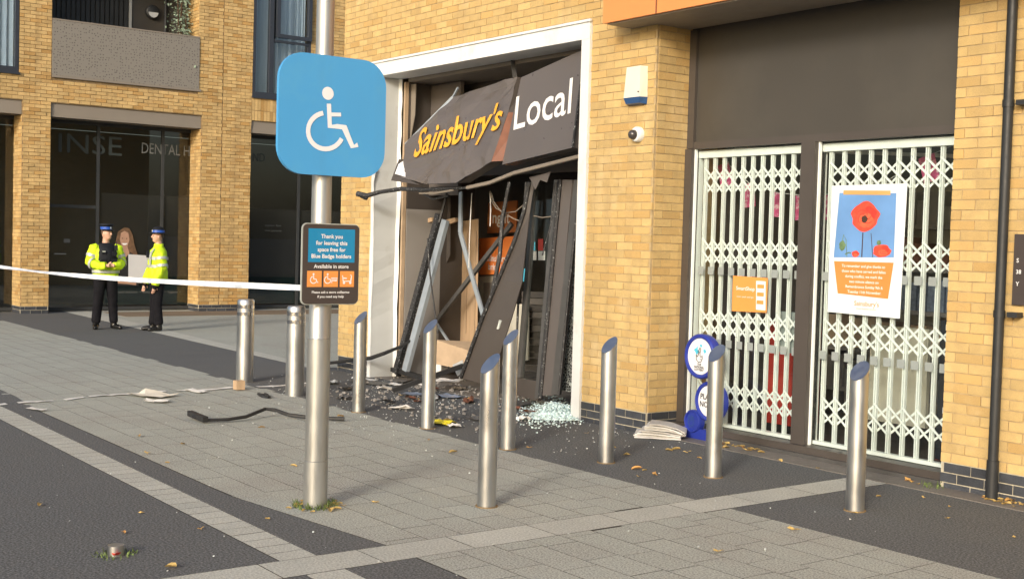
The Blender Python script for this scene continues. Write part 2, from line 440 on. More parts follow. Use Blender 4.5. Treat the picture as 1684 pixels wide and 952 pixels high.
def perforated():
    m, t, b = newmat('perforated balcony sheet'); N = t.nodes; L = t.links
    geo = N.new('ShaderNodeNewGeometry')
    mp = N.new('ShaderNodeMapping'); mp.inputs['Scale'].default_value = (17, 17, 17); L.new(geo.outputs['Position'], mp.inputs[0])
    vo = N.new('ShaderNodeTexVoronoi'); vo.inputs['Scale'].default_value = 1.0; vo.inputs['Randomness'].default_value = .55; L.new(mp.outputs[0], vo.inputs['Vector'])
    lt = N.new('ShaderNodeMath'); lt.operation = 'LESS_THAN'; lt.inputs[1].default_value = .24; L.new(vo.outputs['Distance'], lt.inputs[0])
    mx = N.new('ShaderNodeMix'); mx.data_type = 'RGBA'; L.new(lt.outputs[0], mx.inputs[0])
    mx.inputs[6].default_value = (.225,.208,.182,1); mx.inputs[7].default_value = (.11,.10,.088,1)
    L.new(mx.outputs[2], b.inputs['Base Color']); b.inputs['Roughness'].default_value = .5
    return m
M['perf'] = perforated()
def wall_brick():
    m, t, b = newmat('upper brickwork'); N = t.nodes; L = t.links
    geo = N.new('ShaderNodeNewGeometry'); sx = N.new('ShaderNodeSeparateXYZ'); L.new(geo.outputs['Position'], sx.inputs[0])
    ad = N.new('ShaderNodeMath'); L.new(sx.outputs[0], ad.inputs[0]); L.new(sx.outputs[1], ad.inputs[1])
    cx = N.new('ShaderNodeCombineXYZ'); L.new(ad.outputs[0], cx.inputs[0]); L.new(sx.outputs[2], cx.inputs[1])
    bt = N.new('ShaderNodeTexBrick'); bt.inputs['Scale'].default_value = 1; bt.inputs['Brick Width'].default_value = .225
    bt.inputs['Row Height'].default_value = .075; bt.inputs['Mortar Size'].default_value = .006
    bt.inputs['Color1'].default_value = (*BUFF, 1); bt.inputs['Color2'].default_value = (.55,.34,.12,1); bt.inputs['Mortar'].default_value = (.36,.28,.17,1)
    L.new(cx.outputs[0], bt.inputs['Vector']); L.new(bt.outputs['Color'], b.inputs['Base Color']); b.inputs['Roughness'].default_value = .9
    return m
M['upper'] = wall_brick()

# ------------------------------------------------------------------ brick layer
UNIT = {}
def unit_brick(mat):
    if mat.name not in UNIT:
        me = bpy.data.meshes.new('brick')
        v = []; e = .5
        for z in (-e, e):
            for x, y in ((-e,-e),(e,-e),(e,e),(-e,e)): v.append((x, y, z))
        me.from_pydata(v, [], [(3,2,1,0),(4,5,6,7),(0,1,5,4),(1,2,6,5),(2,3,7,6),(3,0,4,7)])
        me.materials.append(mat); UNIT[mat.name] = me
    return UNIT[mat.name]
def lay(u0, u1, z0, z1, openings=(), course=.075, blen=.215, joint=.009, off0=0.0, jit=1.0):
    """stretcher bond rectangle minus openings -> list of (ua, ub, za, zb)"""
    out = []; k = 0; z = z0
    while z < z1-.012:
        za, zb = z, min(z+course-joint, z1)
        segs = [(u0, u1)]
        for (oa, ob, pa, pb) in openings:
            if pb > za+.01 and pa < zb-.01:
                ns = []
                for a, b in segs:
                    if ob <= a or oa >= b: ns.append((a, b)); continue
                    if oa > a: ns.append((a, oa))
                    if ob < b: ns.append((ob, b))
                segs = ns
        st = u0 + off0 - (blen+joint)*(.5 if k % 2 else 1.0)
        cuts = []
        q = st
        while q < u1: cuts.append((q, q+blen)); q += blen+joint
        for a, b in segs:
            for c, d in cuts:
                ca, cb = max(a, c), min(b, d)
                if cb-ca > .025: out.append((ca, cb, za, zb))
        z += course; k += 1
    return out
class BrickSet:
    def __init__(s): s.items = []
    def face(s, rects, origin, u, n, mat, depth=.022, proud=.006, rough=.0015):
        """rects in (u,z); origin point at u=0; n outward normal"""
        u = Vector(u); n = Vector(n); o = Vector(origin)
        for (ua, ub, za, zb) in rects:
            pr = proud + rnd.uniform(-rough, rough)
            c = o + u*((ua+ub)/2) + Vector((0,0,(za+zb)/2)) + n*(pr-depth/2)
            s.items.append((c, u, n, ub-ua+rnd.uniform(-.002,.002), depth, zb-za+rnd.uniform(-.0015,.0015), mat))
    def emit(s, parent, limit=300, name='brick', stuffname='brickwork'):
        scored = []
        for it in s.items:
            d = it[0]-CAM; zc = d.dot(fw)
            x = d.dot(RT)/zc*F_PX; y = d.dot(UP)/zc*F_PX
            inside = abs(x) < 842 and abs(y) < 476 and zc > 0
            face = abs(d.normalized().dot(it[2]))
            scored.append((it[3]*it[5]*face/zc**2 if inside else 0, it))
        scored.sort(key=lambda q: -q[0])
        off = OFF[parent.name]
        mbs = {}
        for i, (sc_, it) in enumerate(scored):
            c, u, n, L_, d_, h_, mat = it
            if i < limit and sc_ > 0:
                o = bpy.data.objects.new(name, unit_brick(mat)); COL.objects.link(o); o.parent = parent
                o.location = c-off; o.rotation_euler = (0, 0, math.atan2(u.y, u.x)+rnd.uniform(-.004,.004)); o.scale = (L_, d_, h_)
            else:
                mb = mbs.setdefault(mat.name, (MB(), mat))[0]
                a = u*(L_/2); b = n*(d_/2); z = Vector((0,0,h_/2))
                mb.hexa([c-a-b-z, c+a-b-z, c+a+b-z, c-a+b-z, c-a-b+z, c+a-b+z, c+a+b+z, c-a+b+z])
        for k, (mb, mat) in mbs.items():
            o = mb.build(stuffname, mat, parent, fix=True); o['kind'] = 'stuff'

# ================================================================== GROUND
def structure(mb, name, mat, label=None): return tag(mb.build(name, mat), label, kind='structure')
structure(MB().quad((-400,-400,-.006),(400,-400,-.006),(400,400,-.006),(-400,400,-.006)), 'ground', M['ground'])
def slab(polys, name, mat, top=0.0):
    mb = MB()
    for p in polys: mb.prism([(x, y, top) for x, y in p], (0, 0, -.05))
    return structure(mb, name, mat)
YA0, YA1 = 2.93, 3.155        # narrow pale strip parallel to the shop
XB0, XB1 = -5.93, -5.62       # narrow pale strip running to the shop
YD = 6.08                     # edge of the dark walk along the shop
def edge(x): return 3.38 + .22*max(0, min(1, (x+7.6)/1.7))
slab([[(-40,-14),(XB0-.006,-14),(XB0-.006,YA0-.006),(-40,YA0-.006)], [(XB1+.006,-14),(14,-14),(14,YA0-.006),(XB1+.006,YA0-.006)]], 'dark_paving', M['dark'])
slab([[(-40,YA1+.006),(XB0-.006,YA1+.006),(XB0-.006,edge(XB0)-.006),(-7.6,edge(-7.6)-.006),(-12,3.374),(-13.2,3.47),(-40,3.47)],
      [(XB1+.006,YA1+.006),(14,YA1+.006),(14,3.594),(XB1+.006,3.594)]], 'dark_paving', M['dark'])
slab([[(-40,YD+.005),(-24.4,YD+.005),(-14.0,YD-.07),(XB0-.006,YD+.005),(XB0-.006,8.6),(-14.1,8.6),(-14.6,7.55),(-26.5,7.9),(-40,7.9)],
      [(XB1+.006,YD+.005),(14,YD+.005),(14,8.6),(XB1+.006,8.6)]], 'dark_paving', M['dark'])
slab([[(-26.5,7.91),(-14.62,7.56),(-14.55,7.74),(-26.5,8.42)]], 'pale_strip', M['band'])
slab([[(-40,8.43),(-26.5,8.43),(-14.55,7.75),(-14.2,7.75),(-14.2,30),(-40,30)]], 'far_paving', M['paver'], -.002)
slab([[(-26.0,8.6),(-24.6,8.6),(-24.6,20),(-26.0,20)]], 'brown_paving', M['brown_pave'], .003)
# light pavers, laid in courses of random lengths
lp = bpy.data.objects.new('light_paving', None); COL.objects.link(lp); OFF['light_paving'] = Vector((0,0,0)); tag(lp, kind='structure')
pv = bpy.data.meshes.new('paver')
e = .5; i_ = .4995
pv.from_pydata([(-e,-e,-1),(e,-e,-1),(e,e,-1),(-e,e,-1),(-e,-e,-.002),(e,-e,-.002),(e,e,-.002),(-e,e,-.002),(-i_,-i_,0),(i_,-i_,0),(i_,i_,0),(-i_,i_,0)], [],
   [(0,1,5,4),(1,2,6,5),(2,3,7,6),(3,0,4,7),(4,5,9,8),(5,6,10,9),(6,7,11,10),(7,4,8,11),(8,9,10,11)])
pv.materials.append(M['paver']); pv.materials.append(M['ground'])
for p in pv.polygons: p.material_index = 0 if p.index == 8 else 1
def paver_list(x0, x1, xpart):
    out = []; y = 3.385; row = 0
    while y < YD-.03:
        y1 = min(y+.245, YD); x = x0 - rnd.uniform(0, .3)
        while x < x1:
            L_ = rnd.choice((.245, .365, .365, .49)); xe = min(x+L_, x1); xs = max(x, x0)
            ys = y
            if xe-xs > .05 and y1-ys > .04: out.append((xs, xe, ys, y1))
            x = xe
        y = y1; row += 1
    return out
plist = paver_list(-24, XB0, 0) + paver_list(XB1, 4, 0)
def vis(p):
    d = Vector(((p[0]+p[1])/2, (p[2]+p[3])/2, 0))-CAM; zc = d.dot(fw)
    if zc < 1: return 0
    return (1 if abs(d.dot(RT)/zc*F_PX) < 860 and abs(d.dot(UP)/zc*F_PX) < 490 else 0)*(p[1]-p[0])*(p[3]-p[2])/zc**3
plist.sort(key=lambda p: -vis(p))
pst = MB()
for i, (xa, xb, ya, yb) in enumerate(plist):
    zt = rnd.uniform(-.0005, .0005); g = .0024
    if ya < 3.7 and max(edge(xa), edge(xb)) > 3.386:        # cut pavers along the bent edge of the dark strip
        mb = MB().prism([(xa+g, max(3.385, edge(xa))+g, zt), (xb-g, max(3.385, edge(xb))+g, zt), (xb-g, yb-g, zt), (xa+g, yb-g, zt)], (0,0,-.05))
        o = mb.build('paver', M['paver'], lp); o.data.materials.append(M['ground'])
        for p in o.data.polygons: p.material_index = 0 if p.normal.z > .5 else 1
        continue
    if i < 300 and vis((xa, xb, ya, yb)) > 0:
        o = bpy.data.objects.new('paver', pv); COL.objects.link(o); o.parent = lp
        o.location = ((xa+xb)/2, (ya+yb)/2, zt); o.scale = (xb-xa-2*g, yb-ya-2*g, .05)
        o.rotation_euler = (rnd.uniform(-.0012,.0012), rnd.uniform(-.0012,.0012), 0)
    else: pst.box(xa+g, xb-g, ya+g, yb-g, -.05, zt)
pf = tag(pst.build('paver_field', M['paver'], lp), kind='stuff'); pf.data.materials.append(M['ground'])
for p in pf.data.polygons: p.material_index = 0 if p.normal.z > .5 else 1
bd = bpy.data.objects.new('pale_bands', None); COL.objects.link(bd); OFF['pale_bands'] = Vector((0,0,0)); tag(bd, kind='structure')
sett = bpy.data.meshes.new('sett'); sett.from_pydata([v.co[:] for v in pv.vertices], [], [tuple(p.vertices) for p in pv.polygons]); sett.materials.append(M['band']); sett.materials.append(M['ground'])
for p in sett.polygons: p.material_index = 0 if p.index == 8 else 1
def setts(lst, name):
    for (xa, xb, ya, yb) in lst:
        o = bpy.data.objects.new(name, sett); COL.objects.link(o); o.parent = bd; g = .003
        o.location = ((xa+xb)/2, (ya+yb)/2, rnd.uniform(-.0004,.0005)); o.scale = (xb-xa-2*g, yb-ya-2*g, .05)
x = XB0; L1 = []
while x > -13.5: L1.append((x-.16, x, YA0, YA1)); x -= .16
L1 = L1[:52]
setts(L1, 'sett')
mb = MB(); mb.box(-40, L1[-1][0]-.004, YA0+.003, YA1-.003, -.05, 0); mb.box(XB1+.004, 10, YA0+.003, YA1-.003, -.05, 0)
mb.build('sett_strip', M['band'], bd)
y = 1.6; L2 = []
while y < 8.2: L2.append((XB0, XB1, y, y+.6)); y += .6
setts(L2, 'slab')

# ================================================================== SHOP BUILDING
WY = 7.77; PX0, PX1 = -14.15, -8.26; RY = 8.20; RPX = -5.33; RPY = 8.05
OX0, OX1, OZ = -13.33, -9.18, 3.92       # outer edge of white surround
shop = thing('shop_building', (-10, WY, 0), 'buff brick shop building with blue brick base and white framed entrance', 'building')
mb = MB()
mb.box(PX0, OX0, WY, 8.5, .2, 5.6); mb.box(OX0, OX1, WY, 8.1, OZ, 5.6); mb.box(OX1, PX1, WY, 8.6, .2, 5.6)
mb.box(RPX, 2.0, RPY, 8.6, .2, 5.6)
mb.build('wall', M['mortar'], shop)
for q_ in ((PX0, OX0, WY, 8.5), (OX1, PX1, WY, 8.6), (RPX, 2.0, RPY, 8.6)): boxo('base_wall', M['mortar_pale'], shop, *q_, -.1, .199)
mb = MB(); mb.box(PX0, PX1, WY, 14, 5.601, 9); mb.box(PX1+.001, 2, RPY, 14, 5.601, 9)
mb.build('upper_wall', M['upper'], shop)
mb = MB(); mb.box(PX0, PX0+.3, 8.501, 14, 0, 5.6); mb.box(-14.15, 2, 14.001, 14.3, 0, 5.6); mb.box(1.7, 2, 8.601, 14, 0, 5.6)
mb.build('outer_shell', M['upper'], shop)
bs = BrickSet()
f1 = lay(PX0, PX1, .2, 5.6, [(OX0, OX1, -1, OZ)], off0=.05)
bs.face(f1, (0, WY, 0), (1,0,0), (0,-1,0), M['brick'])
bs.face(lay(PX0, PX1, -.025, .2, [(OX0, OX1, -1, OZ)], off0=.02), (0, WY, 0), (1,0,0), (0,-1,0), M['brick_blue'])
bs.face(lay(WY+.024, RY+.02, .2, 3.9, off0=.11), (PX1, 0, 0), (0,1,0), (1,0,0), M['brick'])
bs.face(lay(WY+.024, RY+.02, -.025, .2, off0=.05), (PX1, 0, 0), (0,1,0), (1,0,0), M['brick_blue'])
bs.face(lay(RPX, -3.4, .2, 5.0, off0=.09), (0, RPY, 0), (1,0,0), (0,-1,0), M['brick'], rough=.002)
bs.face(lay(RPX, -3.4, -.025, .2, off0=.03), (0, RPY, 0), (1,0,0), (0,-1,0), M['brick_blue'])
bs.face(lay(WY+.024, 12, .2, 5.6, off0=.11), (PX0, 0, 0), (0,1,0), (-1,0,0), M['brick'])
bs.emit(shop)
# white surround of the entrance
sur = MB()
sur.box(OX0, OX1, WY-.035, WY+.33, 3.745, OZ)
sur.build('surround_header', M['white'], shop)
boxo('drip_strip', M['white'], shop, OX0-.04, OX1+.02, WY-.055, WY-.036, OZ-.012, OZ+.012)
boxo('surround_jamb', M['white'], shop, -9.305, OX1, WY-.033, WY+.30, 0, 3.744)
# bent left jamb: grey inner panel between two buckled white edges
def wob(z, s, a=.012): return a*noise.noise(Vector((z*1.9, s*3.7, 1.3)))+a*.7*noise.noise(Vector((z*5, s, 4)))
zs = [i*3.744/26 for i in range(27)]
mb = MB(); mb.strip([(OX0+wob(z,1), WY-.034+wob(z,2), z) for z in zs], [(OX0+.075+wob(z,3,.02)+(.05*math.exp(-((z-2.55)/.12)**2)), WY-.034+wob(z,2)-(.03*math.exp(-((z-2.5)/.2)**2)), z) for z in zs], .012)
mb.build('surround_edge', M['white'], shop)
mb = MB(); mb.strip([(OX0+.07+wob(z,3,.02), WY-.03+wob(z,2), z) for z in zs], [(OX0+.11+wob(z,5,.015), WY+.27+wob(z,6), z) for z in zs], .012)
mb.build('surround_panel', M['grey_panel'], shop)
mb = MB(); mb.strip([(OX0+.105+wob(z,5,.015), WY+.265+wob(z,6), z) for z in zs], [(OX0+.15+wob(z,8,.03), WY+.30+wob(z,9,.02), z) for z in zs], .014)
mb.build('surround_edge', M['white'], shop)
boxo('torn_lining', M['carton'], shop, OX0+.165, OX0+.20, WY+.31, WY+.36, .12, 3.70)
# lobby and shop interior
boxo('lobby_side_wall', M['interior2'], shop, -13.16, -13.12, WY+.37, 8.66, 0, 2.12)
boxo('lobby_upper_wall', M['brown'], shop, -13.16, -13.12, WY+.37, 8.66, 2.121, 3.7)
boxo('lobby_side_wall', M['brown'], shop, -13.16, -13.12, 8.661, 9.05, 0, 3.7)
boxo('lobby_side_wall', M['interior'], shop, -13.30, -13.161, 9.06, 9.2, 0, 3.7)
boxo('lobby_side_wall', M['interior'], shop, -9.30, -9.24, WY+.31, 9.4, 0, 3.7)
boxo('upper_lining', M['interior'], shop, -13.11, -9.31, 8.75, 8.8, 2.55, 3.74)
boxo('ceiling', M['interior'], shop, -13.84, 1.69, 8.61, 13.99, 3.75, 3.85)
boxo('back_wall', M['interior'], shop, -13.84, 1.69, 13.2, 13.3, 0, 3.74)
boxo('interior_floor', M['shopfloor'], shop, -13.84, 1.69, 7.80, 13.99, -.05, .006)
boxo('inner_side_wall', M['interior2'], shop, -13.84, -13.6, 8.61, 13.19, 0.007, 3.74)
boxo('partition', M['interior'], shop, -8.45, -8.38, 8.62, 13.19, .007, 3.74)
# canopy over the shopfront
mb = MB(); mb.box(-8.64, 2, 7.43, 8.18, 3.78, 4.6)
can = mb.build('canopy', M['orange'], shop)
mb = MB(); mb.box(-7.93, -7.92, 7.422, 7.429, 3.781, 4.6); mb.box(-6.4, -6.39, 7.422, 7.429, 3.781, 4.6)
mb.build('panel_joint', M['rust'], can)
boxo('canopy_soffit', M['taupe'], can, -8.60, 2, 7.46, 8.17, 3.768, 3.779)

# ================================================================== SHOPFRONT WITH SECURITY GATES
sf = thing('shop_window', (-6.8, 8.2, 0), 'wide brown framed shop window under deep blank fascia beside drainpipe', 'shop window')
boxo('fascia_panel', M['fascia'], sf, -8.262, RPX+.3, 8.215, 8.25, 2.72, 4.5)
boxo('fascia_frame', M['brown'], sf, -8.252, -8.17, 8.18, 8.214, 2.66, 3.76)
boxo('fascia_rail', M['brown'], sf, -8.169, RPX+.2, 8.185, 8.26, 2.655, 2.719)
boxo('frame_post', M['brown'], sf, -8.252, -8.165, 8.16, 8.26, .10, 2.654)
boxo('mullion', M['brown'], sf, -6.86, -6.715, 8.15, 8.30, .10, 2.654)
boxo('frame_post', M['brown'], sf, RPX-.03, RPX+.2, 8.16, 8.26, .10, 2.654)
boxo('sill', M['brown'], sf, -8.25, RPX+.1, 8.10, 8.30, .04, .099)
boxo('threshold', M['dark_alu'], sf, -8.25, RPX+.05, 8.075, 8.30, -.02, .039)
for a, b in ((-8.164, -6.861), (-6.714, RPX-.031)):
    g = boxo('glass_pane', M['glass'], sf, a, b, 8.236, 8.242, .10, 2.654)
    s_ = MB()
    boxo('edge_strip', M['gate'], sf, a, a+.012, 8.20, 8.23, .10, 2.654)
    x = a+.06
    while x < b-.05:
        for z in (1.53, .87): s_.quad((x, 8.233, z-.035), (x+.07, 8.233, z-.035), (x+.07, 8.233, z+.035), (x, 8.233, z+.035))
        x += .128
    s_.build('frosted_squares', M['frost'], g)
solo(MB().box(-7.22, -6.92, 8.36, 8.366, .84, 1.20), 'frosted_board', M['frost'], 'small grey frosted board behind the left gate', 'board')
def make_gate(x0, x1, label):
    r = thing('security_gate', (x0, 8.29, .1), label, 'security gate', 'folding security gates behind the glass')
    boxo('top_track', M['gate'], r, x0-.02, x1, 8.255, 8.325, 2.575, 2.64)
    boxo('bottom_track', M['gate'], r, x0-.02, x1, 8.26, 8.32, .105, .135)
    boxo('lock_post', M['gate'], r, x0, x0+.075, 8.26, 8.32, .136, 2.574)
    n = 11; p = (x1-x0-.10)/n
    xs = [x0+.10+p*(i+.35) for i in range(n)]
    for x in xs:
        mb = MB(); mb.box(x-.015, x-.006, 8.275, 8.305, .136, 2.574); mb.box(x+.006, x+.015, 8.275, 8.305, .136, 2.574)
        mb.build('upright', M['gate'], r)
    h = .115
    for zc in (2.37, 1.715, 1.06, .405):
        for i in range(-1, n):
            for sg in (1, -1):
                a = (xs[0]+p*i, zc+sg*h); b = (xs[0]+p*(i+2), zc-sg*h)
                if i == -1: a = (xs[0], zc)
                if i == n-2: b = (xs[0]+p*(i+1.45), zc-sg*h*.45)
                if i == n-1: b = (xs[0]+p*(i+.45), zc+sg*h*.55)
                yy = 8.2715 if sg > 0 else 8.3085
                mb = MB(); mb.bar((a[0], yy, a[1]), (b[0], yy, b[1]), .005, .018, up=(0,0,1)); mb.build('lattice_bar', M['gate'], r)
    return r
make_gate(-8.235, -6.86, 'pale folding lattice security gate beside the brick pier, orange notice in front')
make_gate(-6.79, RPX+.10, 'pale folding lattice security gate behind the poppy poster')
# posters taped to the glass
u_, v_ = Vector((1,0,0)), Vector((0,0,1))
def flat(mat, name, parent, pts, y):
    return MB().poly([(a, y, b) for a, b in pts]).build(name, mat, parent)
po = thing('remembrance_poster', (-6.2, 8.228, 1.23), 'white poster of red poppies on blue sky above orange text panel', 'poster')
mb = MB(); mb.prism([(a, 8.226, b) for a, b in ((-6.585,2.285),(-5.85,2.29),(-5.87,1.225),(-6.58,1.235))], (0,.003,0)); mb.build('sheet', M['poster'], po)
flat(M['poster_sky'], 'sky_picture', po, ((-6.50,2.225),(-5.945,2.215),(-5.945,1.705),(-6.535,1.69)), 8.2235)
flat(M['tan_print'], 'tape', po, ((-6.46,2.245),(-6.0,2.235),(-6.0,2.20),(-6.46,2.21)), 8.2225)
def petal(mb, cx, cz, r, y, sq=1.0, ph=0):
    mb.poly([(cx+r*(1+.07*math.sin(5*t+ph)+.04*math.sin(9*t))*math.cos(t), y, cz+sq*r*(1+.06*math.cos(4*t+ph))*math.sin(t)) for t in [2*PI*i/36 for i in range(36)]])
for q_ in ((-6.235, 2.03, .135, 8.2215, .88, .5), (-6.06, 1.755, .085, 8.2215, .6, 2), (-6.315, 1.725, .037, 8.2215, .7, 1)):
    mb = MB(); petal(mb, *q_); fl = mb.build('poppy_flower', M['poppy'], po)
    for k_ in range(3):
        mb = MB(); a_ = .6+k_*2.2; petal(mb, q_[0]+q_[2]*.33*math.cos(a_), q_[1]+q_[4]*q_[2]*.30*math.sin(a_), q_[2]*.55, 8.2213-.0001*k_, q_[4]*.9, k_); mb.build('petal', (M['poppy2'], M['poppy'], M['poppy3'])[k_], fl)
    for k_ in range(4):
        a_ = k_*1.5+.4; rr_ = q_[2]*.62; mb = MB()
        stroke2d(mb, [(q_[0]+rr_*(.25+.3*t_)*math.cos(a_+t_*.9), q_[1]+q_[4]*rr_*(.25+.3*t_)*math.sin(a_+t_*.9)) for t_ in (0,.5,1,1.5,2,2.5)], q_[2]*.045, (0,8.2209,0), u_, v_); mb.build('petal_fold', M['red'], fl)
mb = MB(); petal(mb, -6.238, 2.008, .030, 8.2205, 1, 1); stroke2d(mb, [(-6.25,1.90),(-6.252,1.70)], .010, (0,8.2222,0), u_, v_); stroke2d(mb, [(-6.17,1.895),(-6.145,1.70)], .006, (0,8.2222,0), u_, v_)
mb.build('poppy_centre', M['poppy_dark'], po)
mb = MB(); petal(mb, -6.09, 1.82, .020, 8.2205, 1, 3); mb.build('seed_head', M['green_print'], po)
mb = MB(); petal(mb, -6.45, 1.79, .032, 8.2215, 1.3, 1)
stroke2d(mb, [(-6.455,1.82),(-6.44,1.88),(-6.415,1.84),(-6.40,1.70)], .006, (0,8.2222,0), u_, v_); stroke2d(mb, [(-6.42,1.72),(-6.38,1.735),(-6.36,1.73)], .010, (0,8.2222,0), u_, v_)
mb.build('poppy_bud', M['green_print'], po)
flat(M['poster_orange'], 'text_panel', po, ((-6.53,1.66),(-5.945,1.665),(-5.985,1.375),(-6.48,1.395)), 8.2232)
mb = MB()
for i, s in enumerate(('To remember and give thanks to', 'those who have served and fallen', 'during conflict, we mark the', 'two minute silence on', 'Remembrance Sunday 9th &', 'Tuesday 11th November.')):
    text_into(mb, s, (-6.235+.004*i, 8.2222, 1.615-.042*i), u_, v_, .023, bold=.012)
mb.build('lettering', M['letter_white'], po)
mb = MB(); text_into(mb, "Sainsbury's", (-6.19, 8.2238, 1.305), u_, v_, .040, bold=.01); text_into(mb, 'Good food for all of us', (-6.19, 8.2238, 1.275), u_, v_, .015)
mb.build('shop_name', M['poster_orange'], po)
op = thing('orange_notice', (-7.445, 8.229, 1.18), 'square orange notice with printed phone taped to the gate window', 'notice')
mb = MB(); mb.prism([(a, 8.227, b) for a, b in ((-7.655,1.495),(-7.245,1.49),(-7.245,1.185),(-7.655,1.175))], (0,.003,0)); mb.build('sheet', M['sign_orange'], op)
mb = MB(); text_into(mb, 'SmartShop', (-7.50, 8.2245, 1.37), u_, v_, .034, bold=.01, width=.22); text_into(mb, 'scan, pack and go', (-7.50, 8.2245, 1.305), u_, v_, .014, width=.20); mb.build('lettering', M['letter_white'], op)
flat(M['sign_white'], 'phone_picture', op, ((-7.375,1.46),(-7.265,1.46),(-7.255,1.205),(-7.365,1.205)), 8.2245)
mb = MB()
for z in (1.43, 1.36, 1.29): mb.quad((-7.36,8.2235,z),(-7.28,8.2235,z),(-7.28,8.2235,z-.035),(-7.36,8.2235,z-.035))
mb.build('phone_screen', M['sign_orange'], op)
# things inside the window
bl = thing('bunting', (-7.2, 8.62, 2.1), 'string of pink promotional cards hung inside the shop window', 'bunting')
mb = MB()
for (cx, cz, tl) in ((-8.17, 2.44, .25), (-7.86, 2.24, .12), (-7.52, 2.15, -.08), (-7.22, 2.12, .02), (-6.90, 2.12, -.03), (-5.93, 2.43, .3)):
    m_ = MB(); c_, s_ = math.cos(tl), math.sin(tl)
    m_.prism([(cx+c_*a-s_*b, 8.62, cz+s_*a+c_*b) for a, b in ((-.075,-.11),(.075,-.11),(.075,.11),(-.075,.11))], (0,.004,0)); m_.build('card', M['pink'], bl)
mb.tube([(-8.3,8.63,2.66),(-8.17,8.63,2.56),(-7.86,8.63,2.35),(-7.52,8.63,2.26),(-7.2,8.63,2.23),(-6.9,8.63,2.24),(-6.3,8.63,2.36),(-5.93,8.63,2.54),(-5.4,8.63,2.72)], .004, 5)
mb.build('string', M['paper'], bl)
solo(MB().bar((-8.3,8.9,2.72),(-5.2,8.95,2.50),.05,.03), 'ceiling_rail', M['cream'], 'cream rail sloping inside the top of the gated window', 'rail')
rc = thing('red_cabinet', (-7.6, 9.05, 0), 'tall red cabinet seen low behind the left gate', 'cabinet')
boxo('body', M['red'], rc, -7.82, -7.50, 8.9, 9.3, .1, 1.05); boxo('plinth', M['ink'], rc, -7.80, -7.52, 8.92, 9.3, .007, .099)
mb = MB(); disc2d(mb, (0,0), .07, (-7.66, 8.897, .93), u_, v_); mb.build('round_badge', M['pink'], rc)
solo(MB().box(-6.55, -5.98, 8.78, 8.82, .3, 1.12), 'pale_screen', M['cream_wall'], 'pale blank panel standing low behind the right gate', 'panel')
nc = thing('navy_locker', (-5.75, 8.9, 0), 'navy locker with two white handles behind the right gate', 'locker')
boxo('body', M['navy'], nc, -5.92, -5.56, 8.85, 9.3, .05, 1.2)
for z in (.44, .80, 1.12): boxo('handle', M['letter_white'], nc, -5.85, -5.66, 8.82, 8.849, z, z+.05)
solo(MB().box(-5.52, -5.20, 9.0, 9.4, .01, .95), 'blue_crate_stack', M['box_blue'], 'dark blue stack beside the navy locker', 'crates')
solo(MB().box(-6.05, -5.94, 9.05, 9.3, .01, .75), 'red_carton', M['red'], 'narrow red carton left of the navy locker', 'carton')
sh = thing('shelving', (-6.8, 10.4, 0), 'dim run of stocked shelving deep inside the gated shop', 'shelving')
for k in range(5): boxo('shelf', M['interior2'], sh, -8.3, -3.0, 10.3, 10.7, .3+.42*k, .34+.42*k)
for k in range(5):
    mb = MB(); x = -8.25
    while x < -3.1:
        w_ = rnd.uniform(.10,.22); h_ = rnd.uniform(.16,.32); mb.box(x, x+w_-.02, 10.34, 10.6, .342+.42*k, .342+.42*k+h_); x += w_
    mb.build('goods', [M['interior2'],M['carton'],M['blue_print'],M['rust'],M['interior2']][k], sh)
boxo('back_panel', M['cream_wall'], sh, -8.3, -3.0, 10.71, 10.75, 0.01, 2.5)

# ================================================================== SMALL FITTINGS ON THE WALL
al = thing('alarm_box', (-8.48, WY, 3.05), 'cream burglar alarm box with blue base on the brick pier', 'alarm box')
mb = MB(); mb.hexa([(-8.60,WY-.09,3.115),(-8.38,WY-.09,3.115),(-8.36,WY-.008,3.115),(-8.62,WY-.008,3.115),(-8.585,WY-.075,3.40),(-8.395,WY-.075,3.40),(-8.37,WY-.008,3.40),(-8.61,WY-.008,3.40)]); mb.build('cover', M['cream'], al)
mb = MB(); mb.hexa([(-8.585,WY-.075,3.06),(-8.395,WY-.075,3.06),(-8.37,WY-.008,3.05),(-8.61,WY-.008,3.05),(-8.60,WY-.09,3.114),(-8.38,WY-.09,3.114),(-8.36,WY-.008,3.114),(-8.62,WY-.008,3.114)]); mb.build('strobe_base', M['box_blue'], al)
mb = MB(); mb.ball((-8.40,WY-.092,3.16),.008,.006,.008,8,5); mb.build('screw', M['ink'], al)
cc = thing('security_camera', (-8.46, WY, 2.77), 'small white dome security camera under the alarm box', 'camera')
def ring_y(mb, c, rings, seg=20):   # lathe about the Y axis: (y, r)
    n = len(mb.v)
    for y, r in rings:
        for a in range(seg): t = 2*PI*a/seg; mb.v.append(Vector((c[0]+r*math.cos(t), y, c[2]+r*math.sin(t))))
    for i in range(len(rings)-1):
        for a in range(seg): b = (a+1) % seg; mb.f.append((n+i*seg+a, n+i*seg+b, n+(i+1)*seg+b, n+(i+1)*seg+a))
    mb.f.append(tuple(n+a for a in range(seg))); mb.f.append(tuple(n+(len(rings)-1)*seg+a for a in range(seg)))
mb = MB(); ring_y(mb, (-8.46,0,2.775), [(WY-.008,.072),(WY-.045,.072),(WY-.06,.062)]); mb.build('housing', M['white'], cc, True)
mb = MB(); ring_y(mb, (-8.475,0,2.77), [(WY-.061,.047),(WY-.085,.045),(WY-.105,.033),(WY-.115,.012)]); mb.build('dome', M['lens'], cc, True)
dp = thing('drainpipe', (-4.86, RPY-.06, 0), 'black cast drainpipe on the right brick pier', 'drainpipe')
